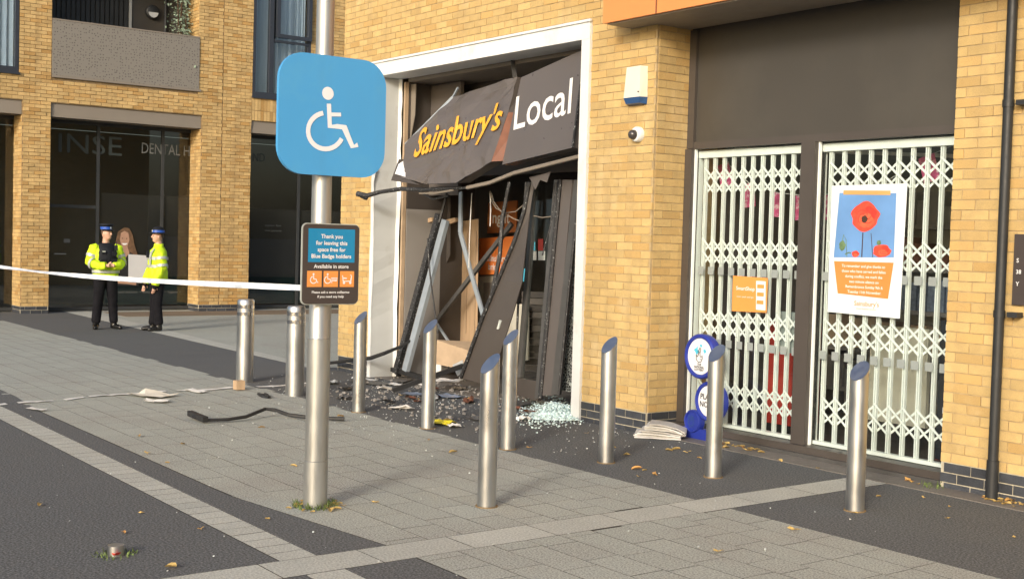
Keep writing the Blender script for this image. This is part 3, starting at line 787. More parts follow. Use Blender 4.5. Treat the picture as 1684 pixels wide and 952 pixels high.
mb = MB(); mb.tube([(-4.87,RPY-.065,.0),(-4.87,RPY-.065,.28)], .043, 16); mb.build('shoe', M['pipe'], dp, True)
mb = MB(); mb.tube([(-4.87,RPY-.065,.281),(-4.87,RPY-.065,5.0)], .036, 16); mb.build('pipe', M['pipe'], dp, True)
for z in (1.33, 2.82):
    mb = MB(); mb.tube([(-4.87,RPY-.065,z-.025),(-4.87,RPY-.065,z+.025)], .042, 16); mb.box(-4.80, -4.72, RPY-.09, RPY-.012, z-.018, z+.018); mb.build('bracket', M['pipe'], dp, True)
ws = thing('wall_plate', (-4.6, RPY, 1.39), 'dark plum wall plate with white lettering right of the drainpipe', 'sign')
boxo('plate', M['sign_brown'], ws, -4.80, -4.45, RPY-.03, RPY-.008, 1.40, 1.90)
mb = MB()
for z, s in ((1.70,'S'),(1.62,'38'),(1.535,'Y')): text_into(mb, s, (-4.775, RPY-.0325, z), u_, v_, .03, center=False, bold=.01)
mb.build('lettering', M['letter_white'], ws)

# ================================================================== WRECKED ENTRANCE SIGN
def crumple(mb, amp, sc, seed):
    for v in mb.v: v += Vector((0, amp*noise.noise(v*sc+Vector((seed,0,0))), amp*.4*noise.noise(v*sc+Vector((0,seed,5)))))
def sheet_from(pts, back, name, mat, parent, div=6):
    mb = MB(); mb.prism(pts, back); return mb.build(name, mat, parent)
ls = thing('fascia_sign', (-10, 7.8, 2.5), 'brown fascia sign panel reading Local, hanging below the white surround', 'sign', 'broken shop fascia signs')
Lq = [at(825.6,271,Y=7.74), at(941,243,Y=7.74), at(962,80.5,Y=7.90), at(857,128,Y=7.90)]
ln = (Lq[1]-Lq[0]).cross(Lq[3]-Lq[0]).normalized()
if ln.y > 0: ln = -ln
Lq[2] = on_plane(962, 80.5, Lq[0], ln)
sheet_from(Lq, (0,.16,.0), 'panel', M['brown_face'], ls)
mb = MB(); T = [on_plane(a, b, Lq[0], ln) for a, b in ((845,214),(939,186),(943,128),(850,160))]
text_quad(mb, 'Local', *T, ln*.006, bold=.006); mb.build('lettering', M['letter_white'], ls)
mb = MB(); mb.bar(Lq[1]+Vector((.012,-.004,0)), Lq[2]+Vector((.012,-.004,0)), .02, .02); mb.build('edge_trim', M['gasket'], ls)
ss = thing('fascia_sign', (-11.5, 7.7, 2.4), "crumpled brown fascia sign panel reading Sainsbury's in amber, torn loose at left", 'sign', 'broken shop fascia signs')
SP = dict(tr=at(851,127,Y=8.0), tm=at(745,160,Y=7.95), lf=at(667,238,Y=7.72), bl=at(664,293,Y=7.60), b1=at(701,303,Y=7.56), b2=at(753,301,Y=7.58), br=at(808,266,Y=7.66), mr=at(836,185,Y=7.85))
ctr = at(755,235,Y=7.715)
ring_ = [SP[k] for k in ('tr','tm','lf','bl','b1','b2','br','mr')]
mb = MB(); k = len(ring_)
def lerp3(a, b, c, s, t): return a + (b-a)*s + (c-a)*t
nd = 7; base = {}
for i in range(k):           # fan subdivided into small triangles
    a, b = ring_[i], ring_[(i+1) % k]; idx = {}
    for r in range(nd+1):
        for q in range(r+1):
            p = ctr + ((a + (b-a)*(q/r if r else 0))-ctr)*(r/nd)
            am = .022*(1 if r not in (0,) else 1)
            p = p + Vector((0, 2.2*am*noise.noise(p*2.6)-.045*abs(noise.noise(p*5+Vector((3,0,0))))+.012*noise.noise(p*11), 0)); idx[(r,q)] = len(mb.v); mb.v.append(p)
    for r in range(nd):
        for q in range(r+1):
            mb.f.append((idx[(r,q)], idx[(r+1,q)], idx[(r+1,q+1)]))
            if q < r: mb.f.append((idx[(r,q)], idx[(r+1,q+1)], idx[(r,q+1)]))
from mathutils.bvhtree import BVHTree
bvh = BVHTree.FromPolygons([tuple(v) for v in mb.v], mb.f)
mb.build('face', M['brown_face'], ss)
off_ = Vector((.02,.15,.01))
mb = MB()
for i in range(k-2):
    a, b = ring_[i], ring_[i+1]; mb.quad(a, b, b+off_, a+off_)
mb.build('return_edge', M['brown'], ss)
mb = MB(); mb.quad(SP['br'], SP['mr'], SP['mr']+Vector((.10,.17,0)), SP['br']+Vector((.14,.17,.02))); mb.build('side_return', M['rust'], ss)
mb = MB(); mb.quad(SP['mr'], SP['tr'], SP['tr']+Vector((.03,.12,0)), SP['mr']+Vector((.10,.17,0))); mb.build('side_return', M['brown'], ss)
mb = MB(); mb.prism([at(656,270,Y=7.60), at(667,263,Y=7.66), at(667,291,Y=7.58), at(650,286,Y=7.57)], (0,-.004,0)); mb.build('torn_end', M['sign_white'], ss)
mb = MB(); mb.prism([at(656,262,Y=7.62), at(664,292,Y=7.59), at(690,304,Y=7.57), at(643,297,Y=7.57)], (.02,.05,.0)); mb.build('folded_corner', M['brown'], ss)
mb = MB(); mb.bar(SP['lf'], SP['tm'], .02, .03); mb.bar(SP['tm'], SP['tm']+Vector((.1,0,.10)), .02, .02); mb.build('bent_edge_rail', M['alu'], ss)
sn = (SP['br']-SP['lf']).cross(SP['tm']-SP['lf']).normalized()
if sn.y > 0: sn = -sn
T = [on_plane(a, b, ctr, sn) for a, b in ((681,259),(823,212),(838,166),(697,211))]
mb = MB(); text_quad(mb, "Sainsbury's", *T, Vector((0,0,0)), bold=.016, asc=.72)
for v in mb.v:
    h_ = bvh.ray_cast(Vector((v.x, 5, v.z)), Vector((0,1,0)))[0]
    if h_ is not None: v.y = h_.y-.024
    else: v.y -= .02
lt = mb.build('lettering', M['amber'], ss)
mb = MB(); mb.bar(at(843,100,Y=8.1), at(847,130,Y=8.0), .045, .03); mb.build('hanger', M['dark_alu'], ls)
# soffit lining and header trim still attached to the building
boxo('soffit_lining', M['taupe'], shop, -13.10, -9.31, WY+.335, 8.74, 3.70, 3.744)
boxo('sign_backing', M['interior'], shop, -13.11, -12.45, 8.45, 8.5, 2.3, 3.69)
ht = solo(MB().tube([at(768,309,Y=7.68), at(805,301,Y=7.72), at(845,285,Y=7.76), at(955,257,Y=7.80)], .022, 6), 'bent_header_trim', M['taupe'], 'thin bent header trim sagging under the fallen sign panels', 'trim')
tg = thing('torn_gasket', at(680,312,Y=7.6), 'black torn rubber header strip sticking out left past the white surround', 'strip')
mb = MB(); mb.tube([at(588,319,Y=7.40), at(604,322,Y=7.45), at(625,316,Y=7.52), at(660,311,Y=7.58), at(700,312,Y=7.62), at(735,310,Y=7.66), at(770,309,Y=7.70)], [.035,.03,.026,.026,.024,.022,.015], 7); mb.build('strip', M['gasket'], tg)
mb = MB(); mb.prism([at(588,316,Y=7.40), at(606,320,Y=7.45), at(600,329,Y=7.44), at(592,325,Y=7.42)], (0,.03,0)); mb.build('torn_end', M['black'], tg)
mb = MB(); mb.tube([at(690,318,Y=7.64), at(715,318,Y=7.65), at(745,313,Y=7.66)], .012, 6); mb.build('flap', M['taupe'], tg)

# loose profiles and panels in the doorway
def seg_thing(name, label, cat, mat, pts, w_, t_, group=None):
    mb = MB()
    for a, b in zip(pts[:-1], pts[1:]): mb.bar(a, b, w_, t_, up=(0,1,0))
    return solo(mb, name, mat, label, cat, group)
lpz = thing('leaning_profile', at(660,612,Y=7.98), 'blue grey frame profile with black seal leaning in the left of the doorway', 'frame profile')
a, b = at(667,610,Y=7.98), at(733,362,Y=8.28)
mb = MB(); mb.bar(a, b, .105, .05, up=(0,1,0)); mb.build('profile', M['alu'], lpz)
a, b = at(651,614,Y=7.95), at(722,352,Y=8.25)
mb = MB(); mb.bar(a, b, .085, .06, up=(0,1,0)); mb.build('seal', M['gasket'], lpz)
seg_thing('bent_strip', 'thin blue grey strip bent at the middle hanging in the doorway', 'strip', M['alu'], [at(758,316,Y=8.35), at(757,382,Y=8.29), at(775,450,Y=8.28), at(799,533,Y=8.2)], .065, .02)
seg_thing('diagonal_bar', 'dark metal bar running diagonally across the timber board', 'bar', M['dark_alu'], [at(714,533,Y=8.6), at(790,435,Y=8.75), at(842,368,Y=8.9)], .055, .04)
seg_thing('short_bar', 'short grey bar crossing the foot of the dark diagonal bar', 'bar', M['alu'], [at(710,520,Y=8.62), at(741,566,Y=8.5)], .03, .02)
seg_thing('splintered_rail', 'splintered timber rail across the grey lobby wall', 'rail', M['tan'], [at(672,372,Y=8.4), at(714,361,Y=8.5)], .05, .06)
tbd = thing('timber_board', at(765,565,Y=9.0), 'upright raw timber board standing behind the dark diagonal bar', 'board')
mb = MB(); mb.hexa([at(741,562,Y=9.0), at(785,565,Y=9.0), at(785,565,Y=9.06), at(741,562,Y=9.06), at(745,366,Y=9.0), at(787,360,Y=9.0), at(787,360,Y=9.06), at(745,366,Y=9.06)]); mb.build('board', M['tan'], tbd)
mb = MB()
for px_ in (766, 780): mb.bar(at(px_+3,380,Y=8.99), at(px_,548,Y=8.99), .006, .006, up=(0,1,0))
mb.build('board_joint', M['carton'], tbd)
# big bent cladding sheet
bp = thing('bent_cladding', at(785,628,Y=7.85), 'large dark brown cladding sheet bent and leaning across the doorway', 'panel')
Lx = [(760,622,7.80),(784,556,7.83),(797,520,7.86),(822,460,7.92),(848,398,8.0),(864,350,8.06),(873,300,8.12)]
Rx = [(806,634,7.86),(829,560,7.88),(842,520,7.90),(858,465,7.95),(864,410,8.02),(871,352,8.08),(879,300,8.14)]
mb = MB(); mb.strip([at(x_,y_,Y=z_) for x_,y_,z_ in Lx], [at(x_,y_,Y=z_) for x_,y_,z_ in Rx], .012); mb.build('sheet', M['brown'], bp)
mb = MB(); mb.tube([at(x_-3,y_,Y=z_-.02) for x_,y_,z_ in Lx], .022, 7); mb.build('edge_seal', M['gasket'], bp)
mb = MB(); mb.prism([at(818,541,Y=7.86), at(822,526,Y=7.88), at(826,527,Y=7.885), at(821,541,Y=7.87)], (0,-.01,0)); mb.build('scratch', M['silver'], bp)
# right-hand door leaf and stacked stiles
dl = thing('door_leaf', at(870,650,Y=8.0), 'leaning glazed door leaf with dark stiles right of the bent sheet', 'door')
def q4(pxs, name, mat, parent, th=.05):
    p = [at(x_,y_,Y=z_) for x_,y_,z_ in pxs]; return MB().prism(p, (0,th,0)).build(name, mat, parent)
q4([(846,648,8.0),(884,660,8.0),(886,627,8.01),(849,621,8.01)], 'kick_panel', M['brown'], dl)
q4([(849,620,8.01),(856,621,8.01),(880,300,8.2),(875,300,8.2)], 'stile', M['dark_alu'], dl)
q4([(879,656,7.99),(886,654,7.99),(918,296,8.18),(911,296,8.18)], 'stile', M['dark_alu'], dl)
q4([(857,621,8.03),(881,626,8.03),(911,300,8.21),(880,300,8.21)], 'glass_pane', M['glass'], dl, .006)
for (pa, pb, m_) in (((870,420),(880,437),'paper'),((884,420),(894,437),'paper'),((883,400),(891,419),'red'),((871,404),(879,419),'cyan'),((862,446),(870,466),'cyan')):
    pass
mb = MB(); mb.tube([at(888,655,Y=7.97), at(904,480,Y=8.05), at(921,296,Y=8.15)], .026, 7); mb.build('seal', M['gasket'], dl)
st = thing('door_stile', at(905,645,Y=7.98), 'wide brown door stile leaning beside the glazed door leaf', 'door frame')
q4([(892,650,7.98),(910,650,7.98),(941,296,8.16),(925,296,8.16)], 'stile', M['brown_face'], st, .06)
q4([(906,649,7.95),(917,649,7.95),(952,296,8.12),(944,296,8.12)], 'cover_strip', M['dark_alu'], st, .05)
mb = MB(); mb.tube([at(919,649,Y=7.96), at(936,470,Y=8.04), at(954,300,Y=8.12)], .014, 6); mb.build('seal', M['gasket'], st)
# interior notices on the inner screen
for (x0_, y0_, x1_, y1_, mk, lb) in ((871,413,882,428,'paper','small white notice on the door glass, left of a pair'),(885,413,896,428,'paper','small white notice on the door glass, right of a pair'),(885,393,893,412,'red','small red and white sticker above the paired notices'),(873,398,880,412,'cyan','small pale blue sticker above the paired notices'),(860,442,869,463,'cyan','narrow pale blue notice low on the door glass')):
    mb = MB(); mb.prism([at(x0_,y1_,Y=8.45), at(x1_,y1_,Y=8.45), at(x1_,y0_,Y=8.45), at(x0_,y0_,Y=8.45)], (0,.004,0))
    solo(mb, 'notice', M[mk], lb, 'notice', 'notices on the inner door glass')
# wires
for i, (pts, lb) in enumerate((
    ([(806,314),(808,330),(816,343),(832,350),(848,348),(862,336),(868,328)], 'looped pale wire hanging under the sign'),
    ([(808,318),(812,332),(824,348),(845,360),(862,366)], 'straight pale wire sagging right of the loop'),
    ([(806,318),(807,345),(806,372)], 'short wire hanging straight down below the header'),
    ([(776,318),(774,352),(772,395),(771,440)], 'pale broken wire hanging beside the bent strip'),
    ([(878,355),(892,358),(908,356)], 'thin wire sagging across the door leaf'))):
    solo(MB().tube([at(x_, y_, Y=8.15-.05*math.sin(j)) for j, (x_, y_) in enumerate(pts)], .006, 5), 'loose_wire', M['paper'] if i in (2,3) else M['taupe'], lb, 'wire', 'loose wires in the doorway')
for i, (pts, rr, lb_) in enumerate((
    ([(703,392),(707,450),(714,505),(720,548)], .010, 'thin beaded seal hanging beside the leaning profile'),
    ([(865,300),(860,380),(853,480),(848,600)], .013, 'long beaded seal hanging down the left edge of the door leaf'),
    ([(735,318),(728,345),(722,366)], .016, 'black cable stub hanging above the leaning profile'),
    ([(915,300),(905,372),(892,420)], .008, 'thin black cable hanging behind the door stile'),
    ([(690,316),(712,328),(738,322)], .014, 'torn rubber flap drooping under the header strip'),
    ([(838,300),(826,360),(822,420),(806,500)], .024, 'twisted dark seal hanging in front of the orange banner'))):
    solo(MB().tube([at(x_, y_, Y=8.1-.04*j) for j, (x_, y_) in enumerate(pts)], rr, 6), 'hanging_seal', M['gasket'] if i != 2 else M['black'], lb_, 'seal', 'torn seals hanging in the doorway')
def shard(name, lb_, mat, pxs, Y, th=.01, cat='shard', group='jagged scraps in the doorway'):
    solo(MB().prism([at(x_, y_, Y=Y) for x_, y_ in pxs], (0, th, 0)), name, mat, lb_, cat, group)
shard('torn_sheet', 'jagged scrap of brown sheet hanging under the Local panel', M['brown_face'], [(870,292),(905,283),(899,300),(888,296),(880,312),(875,300)], 7.9)
shard('torn_sheet', 'torn pale lining hanging at the top left of the opening', M['taupe'], [(672,140),(684,138),(682,190),(676,222),(670,262),(668,215)], 8.16)
shard('torn_sheet', 'crumpled silver foil behind the top of the torn sign', M['silver'], [(725,180),(748,162),(752,168),(738,180),(722,196)], 8.02)
shard('splintered_board', 'splintered pale board end beside the timber board', M['tan'], [(731,362),(748,358),(750,364),(741,368),(733,367)], 8.7, .04)
shard('torn_sheet', 'dark wedge of lining hanging behind the leaning profile', M['brown'], [(716,330),(741,322),(740,420),(730,440),(722,400)], 8.75)
shard('torn_sheet', 'pale torn liner beside the bent cladding foot', M['grey_panel'], [(744,600),(760,592),(764,612),(752,618)], 7.95)
cp = thing('cracked_pane', at(935,640,Y=8.1), 'crazed dark glass pane standing at the right edge of the doorway', 'glass pane')
MB().prism([at(918,640,Y=8.1), at(944,646,Y=8.1), at(956,300,Y=8.18), at(944,300,Y=8.18)], (0,.008,0)).build('pane', M['crazed'], cp)
# orange promotional boards deep inside
def board(name, label, pxs, Y, mat, lines=(), cat='banner'):
    r = thing(name, at(*pxs[0], Y=Y), label, cat)
    P_ = [at(x_, y_, Y=Y) for x_, y_ in pxs]; MB().prism(P_, (0,.02,0)).build('board', mat, r)
    if lines:
        mb = MB()
        for s, (x_, y_), h_ in lines: text_into(mb, s, at(x_, y_, Y=Y-.006), u_, v_, h_, bold=.015)
        mb.build('lettering', M['letter_white'], r)
board('orange_banner', 'bright orange promotional banner with white words deep in the doorway', [(788,452),(846,450),(850,388),(788,392)], 9.35, M['poster_orange'], (("Sainsbury's", (818,430), .085), ('bring it', (815,444), .085)))
board('orange_banner', 'dim orange banner above the bright one in the doorway', [(801,384),(848,382),(850,330),(803,333)], 9.45, M['rust_banner'], (('ng it', (824,367), .16),))
board('inner_window', 'white framed inner hatch below the orange banner', [(788,540),(832,545),(832,452),(788,455)], 9.40, M['cream_wall'], (), 'hatch')
board('inner_hatch_shade', 'flat grey board painted as the shaded recess of the inner hatch below the orange banner', [(795,540),(826,543),(826,463),(795,465)], 9.38, M['interior2'], (), 'hatch')  # no real recess: its shade is put into a flat grey board
board('cream_screen', 'pale cream screen low behind the bent cladding sheet', [(826,600),(868,592),(868,500),(835,500)], 8.9, M['cream_wall'], (), 'screen')
sl_ = thing('roller_slats', at(890,640,Y=9.0), 'dark horizontal slats stacked behind the leaning door leaf', 'shutter')
for i in range(16):
    y_ = 480+i*11
    MB().prism([at(858,y_+9,Y=9.0), at(950,y_+12,Y=9.0), at(950,y_+2,Y=9.02), at(858,y_-1,Y=9.02)], (0,.02,0)).build('slat', M['interior'] if i % 2 else M['brown'], sl_)
# debris on the doorway floor
def chunk(name, label, cat, mat, c, dims, rz, tilt=0.0, seed=0, div=2, group=None):
    r_ = random.Random(seed); mb = MB(); mb.box(-.5,.5,-.5,.5,0,1)
    for v in mb.v:
        v.x *= dims[0]*(1+r_.uniform(-.18,.12)); v.y *= dims[1]*(1+r_.uniform(-.18,.12)); v.z *= dims[2]*(1+r_.uniform(-.25,.15)) if v.z > 0 else 1
    R_ = Matrix.Rotation(rz, 3, 'Z') @ Matrix.Rotation(tilt, 3, 'Y')
    mb.v = [R_ @ v for v in mb.v]; mz = min(v.z for v in mb.v)
    for v in mb.v: v.z -= mz; v += Vector(c)
    return solo(mb, name, mat, label, cat, group)
g = lambda x_, y_: at(x_, y_, Z=.01)
chunk('carton', 'battered tan carton lying in the doorway debris', 'carton', M['carton'], at(752,606,Y=8.3), (.50,.34,.30), .5, .12, 4)
chunk('board_offcut', 'tan board offcut lying behind the battered carton', 'offcut', M['tan'], at(722,590,Y=8.75), (.55,.25,.20), -.5, .25, 9)
chunk('dark_bag', 'dark grey bag slumped left of the battered carton', 'bag', M['dark_alu'], at(724,603,Y=8.5), (.22,.2,.24), .2, 0, 5)
chunk('white_carton', 'small white carton under the dark bag', 'carton', M['paper'], at(722,614,Y=8.25), (.16,.16,.14), .4, 0, 6)
chunk('grey_bin', 'low grey panel box behind the leaning profile', 'box', M['grey_panel'], at(690,614,Y=8.5), (.16,.22,.30), .1, 0, 8)
solo(MB().bar(at(646,607,Y=8.0), at(700,622,Y=7.98), .07, .05), 'floor_channel', M['black'], 'black floor channel at the foot of the leaning profile', 'channel')
solo(MB().bar(g(646,646)+Vector((0,0,.03)), at(765,600,Y=7.98), .055, .05), 'fallen_bar', M['black'], 'black bar fallen from the pavement up into the doorway', 'bar')
cbl = solo(MB().tube([at(530,598,Y=7.62), at(560,595,Y=7.60), at(582,591,Y=7.58), at(609,589,Y=7.58), at(632,581,Y=7.66), at(656,571,Y=7.86), at(690,552,Y=8.15)], [.02,.022,.024,.026,.024,.02,.012], 7), 'rubber_strip', M['black'], 'black rubber strip crossing the foot of the white jamb', 'strip')
def sheetlet(name, label, cat, mat, c, w_, d_, rz, lift=.012, seed=1, group=None):
    r_ = random.Random(seed); mb = MB(); n = 5; idx = {}
    R_ = Matrix.Rotation(rz, 3, 'Z')
    for i in range(n):
        for j in range(n):
            x_ = (i/(n-1)-.5)*w_*(1+r_.uniform(-.08,.08)); y_ = (j/(n-1)-.5)*d_*(1+r_.uniform(-.08,.08))
            idx[i,j] = len(mb.v); mb.v.append(R_ @ Vector((x_, y_, .004+lift*abs(noise.noise(Vector((x_*14+seed*3, y_*14, seed)))*2))) + Vector(c))
    for i in range(n-1):
        for j in range(n-1): mb.f.append((idx[i,j], idx[i+1,j], idx[i+1,j+1], idx[i,j+1]))
    nv = len(mb.v); mb.v += [v-Vector((0,0,.003)) for v in mb.v[:nv]]
    mb.f += [tuple(q+nv for q in reversed(f)) for f in mb.f[:]]
    return solo(mb, name, mat, label, cat, group)
sheetlet('paper_sheet', 'crumpled pale paper lying on the paving left of the bollards', 'paper', M['cream'], g(250,650), .42, .34, .4, .05, 3)
sheetlet('paper_sheet', 'small flat paper scrap beside the crumpled pale paper', 'paper', M['paper'], g(258,660), .24, .16, .9, .02, 4)
sheetlet('paper_sheet', 'white leaflet near the wooden block by the bollard', 'paper', M['paper'], g(322,643), .3, .12, .2, .02, 5)
sheetlet('paper_sheet', 'white scrap on dark paving at the left edge', 'paper', M['paper'], g(60,673), .22, .07, .4, .01, 6)
sheetlet('paper_sheet', 'white paper sheet at the foot of the bent cladding', 'paper', M['paper'], at(735,627,Y=7.95), .36, .26, .5, .03, 7)
sheetlet('paper_sheet', 'torn white paper under the fallen black bar', 'paper', M['paper'], g(655,634), .22, .12, .2, .02, 8)
sheetlet('magazine', 'blue grey magazine on the pavement left of the tall bollard pair', 'magazine', M['blue_print'], g(681,648), .26, .2, .7, .015, 9)
sheetlet('magazine', 'blue grey magazine lying just right of the second slanted bollard', 'magazine', M['blue_print'], g(738,652), .30, .2, .1, .02, 10)
sheetlet('flat_panel', 'dull grey flat panel on the ground by the white jamb', 'panel', M['dark_alu'], g(610,629), .55, .26, .15, .012, 11)
sheetlet('flat_panel', 'pale edged panel scrap leaning by the white jamb foot', 'panel', M['white'], g(598,624), .35, .10, .2, .02, 12)
sheetlet('flat_panel', 'dark cracked panel beside the glass pile', 'panel', M['dark_alu'], g(858,666), .36, .22, -.4, .03, 13)
sheetlet('yellow_wrapper', 'bright yellow wrapper lying beside the slanted bollards', 'wrapper', M['yellow'], g(727,696), .26, .16, .3, .04, 14)
sheetlet('white_wrapper', 'white wrapper beside the yellow one', 'wrapper', M['paper'], g(745,701), .16, .10, -.2, .03, 15)
for i, (x_, y_) in enumerate(((676,655),(712,640),(722,652),(850,672),(872,678),(690,660))):
    sheetlet('orange_scrap', ('small orange brown scrap in the rubble before the smashed doorway'), 'scrap', M['rust'], g(x_, y_), .13, .08, i*.9, .02, 20+i, 'orange scraps in the rubble')
solo(MB().box(-.05,.05,-.05,.05,0,.1), 'wooden_block', M['tan'], 'small wooden block at the foot of the banded bollard', 'block').location = g(393,640)
sc = solo(MB().tube([g(440,650), g(425,648), g(432,652), g(443,654), g(436,648)], .02, 5), 'rubber_scrap', M['black'], 'small coil of black rubber on the paving', 'scrap')
fs = thing('fallen_seal', g(430,690), 'long wavy black seal strip lying on the paving behind the sign post', 'strip')
mb = MB(); mb.tube([g(x_, y_)+Vector((0,0,h_)) for x_, y_, h_ in ((318,690,.03),(340,694,.02),(375,693,.02),(405,690,.03),(436,684,.07),(452,684,.06),(475,687,.03),(505,689,.02),(540,691,.02),(566,692,.02))], .017, 6); mb.build('strip', M['black'], fs)
mb = MB(); mb.bar(g(312,686)+Vector((0,0,.04)), g(338,695)+Vector((0,0,.03)), .05, .05); mb.build('torn_end', M['black'], fs)

lit = random.Random(77)
for i, (x_, y_, mk, lb_) in enumerate(((640,640,'paper','white label lying left of the black floor bar'),(668,630,'dark_alu','bent dark plate just inside the left of the doorway'),(700,634,'paper','white ticket under the fallen black bar'),
    (712,655,'grey_panel','grey plastic piece between the two doorway bollards'),(755,640,'taupe','taupe trim offcut at the foot of the bent cladding'),(770,660,'rust','rust coloured plate before the bent cladding'),
    (640,662,'black','black rubber piece on dark paving near the jamb'),(660,672,'paper','small white receipt behind the second slanted bollard'),(780,690,'dark_alu','small dark plate left of the foreground bollard top'),
    (570,640,'black','black rubber curl between sign post and first slanted bollard'),(565,655,'dark_alu','dull plate scrap right of the sign post'),(545,630,'grey_panel','grey plastic scrap behind the sign post'),
    (860,690,'paper','white scrap in front of the glass pile'),(905,664,'paper','cream scrap lying on the glass pile'))):
    sheetlet('debris_scrap', lb_, 'debris', M[mk], g(x_, y_), lit.uniform(.14,.30), lit.uniform(.06,.16), lit.uniform(0,3), .04, 50+i, 'debris before the doorway')
# glass: pile in the doorway and crumbs across the paving
def crumbs(name, label, pts, size, mat):
    mb = MB()
    for p in pts:
        s_ = size*rnd.uniform(.5,1.4); a = rnd.uniform(0, PI); c_, q_ = math.cos(a)*s_, math.sin(a)*s_
        h_ = s_*rnd.uniform(.4,1.2); t1, t2 = rnd.uniform(-.6,.6)*s_, rnd.uniform(-.6,.6)*s_
        mb.hexa([p+Vector((c_,q_,0)), p+Vector((-q_,c_,t1)), p+Vector((-c_,-q_,0)), p+Vector((q_,-c_,-t1)), p+Vector((c_,q_,h_+t2)), p+Vector((-q_,c_,h_)), p+Vector((-c_,-q_,h_-t2)), p+Vector((q_,-c_,h_))])
    return tag(mb.build(name, mat, None, fix=False), label, 'glass', kind='stuff')
pts = []
for i in range(5200):
    t = rnd.random(); s_ = rnd.gauss(.5, .26)
    a_ = g(872,690).lerp(g(952,692), rnd.random()); b_ = at(905,640,Y=8.05); b_.z = 0
    p = a_.lerp(b_.lerp(at(948,650,Y=8.0), rnd.random()), min(1, max(0, t)))
    p.z = .012 + rnd.random()*.09*math.exp(-((t-.65)/.4)**2)
    if p.x < -9.33 or p.y < WY-.05: pts.append(p)
for i in range(900):
    q = at(rnd.gauss(905,28), rnd.gauss(676,11), Z=.008)
    if q.x < -9.0 or q.y < WY-.06: pts.append(q)
crumbs('glass_pile', 'heap of pale cyan shattered safety glass at the right of the doorway', pts, .0095, M['crumbs'])
pts = []
for i in range(950):
    x_ = rnd.gauss(-10.6, 1.6); y_ = 7.9-abs(rnd.gauss(0, 1.25))
    if -14.0 < x_ < -7.6 and y_ > 3.2: pts.append(Vector((x_, y_, .003)))
for i in range(150):
    pts.append(Vector((rnd.uniform(-12.5,-4.6), rnd.uniform(2.2,6.6), .003)))
crumbs('glass_crumbs', 'scattered glass crumbs over the paving before the smashed doorway', pts, .0048, M['crumb_grey'])
pts = []
for i in range(420):
    x_ = rnd.gauss(-11.3, 1.3); y_ = rnd.uniform(6.4, 8.3)
    if -13.2 < x_ < -8.8: pts.append(Vector((x_, y_, .004)))
tag(crumbs('rubble', 'fine dark rubble over the doorway threshold', pts, .016, M['interior2']), cat='rubble')

# ================================================================== NEWSPAPERS AND LOTTERY BOARD
nw = thing('newspaper_stack', (-8.22, 7.98, 0), 'slumped stack of white newspapers at the foot of the brick pier', 'newspapers')
for i in range(12):
    r_ = random.Random(40+i); mb = MB(); n = 6; idx = {}; rz = .75+r_.uniform(-.1,.1); ox, oy = r_.uniform(-.03,.03)+.012*i, r_.uniform(-.03,.03)
    w2, d2 = .21*(1-.02*i), .165*(1-.02*i)
    for lay_ in (0, 1):
        for a in range(n):
            for b in range(n):
                x_ = (a/(n-1)-.5)*2*w2; y_ = (b/(n-1)-.5)*2*d2
                z_ = .006+i*.0115*(1-.45*max(0, x_/w2)) + lay_*.010 + .010*noise.noise(Vector((x_*12, y_*12, i*.37)))*min(1, i/3+.2)
                idx[lay_, a, b] = len(mb.v)
                mb.v.append(Vector((-8.10+ox+x_*math.cos(rz)-y_*math.sin(rz), 7.80+oy+x_*math.sin(rz)+y_*math.cos(rz), max(.004+.001*lay_, z_))))
    for a in range(n-1):
        for b in range(n-1):
            mb.f.append((idx[1,a,b], idx[1,a+1,b], idx[1,a+1,b+1], idx[1,a,b+1])); mb.f.append((idx[0,a,b+1], idx[0,a+1,b+1], idx[0,a+1,b], idx[0,a,b]))
    for a in range(n-1):
        for (b0) in (0, n-1):
            mb.f.append((idx[0,a,b0], idx[0,a+1,b0], idx[1,a+1,b0], idx[1,a,b0])); mb.f.append((idx[0,b0,a], idx[0,b0,a+1], idx[1,b0,a+1], idx[1,b0,a]))
    mb.build('newspaper', M['news'] if i % 3 else M['paper'], nw)
lb = thing('lottery_board', (-7.83, 7.98, 0), 'blue pavement board of three stacked discs with lottery logo', 'board sign')
BY = 7.98
lbu = Vector((math.cos(-.06), math.sin(-.06), 0)); lbn = Vector((lbu.y, -lbu.x, 0))
def lring(c, R_, th, name, mat, parent, face=None):
    """thick moulded disc facing the street, with a raised rounded rim"""
    mb = MB(); seg = 40; prof = ((th, R_*.97), (0, R_), (-.012, R_*.985), (-.022, R_*.93), (-.018, R_*.84), (-.004, R_*.80), (-.003, .001))
    n = len(mb.v)
    for (dy, r) in prof:
        for a in range(seg):
            t = 2*PI*a/seg; mb.v.append(Vector(c)+lbu*(r*math.cos(t))+v_*(r*math.sin(t))-lbn*dy)
    for i in range(len(prof)-1):
        for a in range(seg): b = (a+1) % seg; mb.f.append((n+i*seg+a, n+i*seg+b, n+(i+1)*seg+b, n+(i+1)*seg+a))
    mb.f.append(tuple(n+a for a in range(seg)))
    return mb.build(name, mat, parent, True)
c1 = at(1152,586,Y=BY); c2 = at(1166,660,Y=BY); c3 = at(1139,692,Y=BY)
d1 = lring(c1, .205, .07, 'large_disc', M['lot_blue'], lb)
d2 = lring(c2+lbn*-.004, .180, .07, 'middle_disc', M['lot_blue'], lb)
d3 = lring(c3+lbn*-.006, .105, .05, 'small_disc', M['lot_blue'], lb)
boxo('foot', M['lot_blue'], lb, -7.98, -7.62, 7.98, 8.06, 0, .10)
mb = MB(); disc2d(mb, (0,0), .163, c1+lbn*.006, lbu, v_, seg=40); mb.build('print', M['lot_white'], d1)
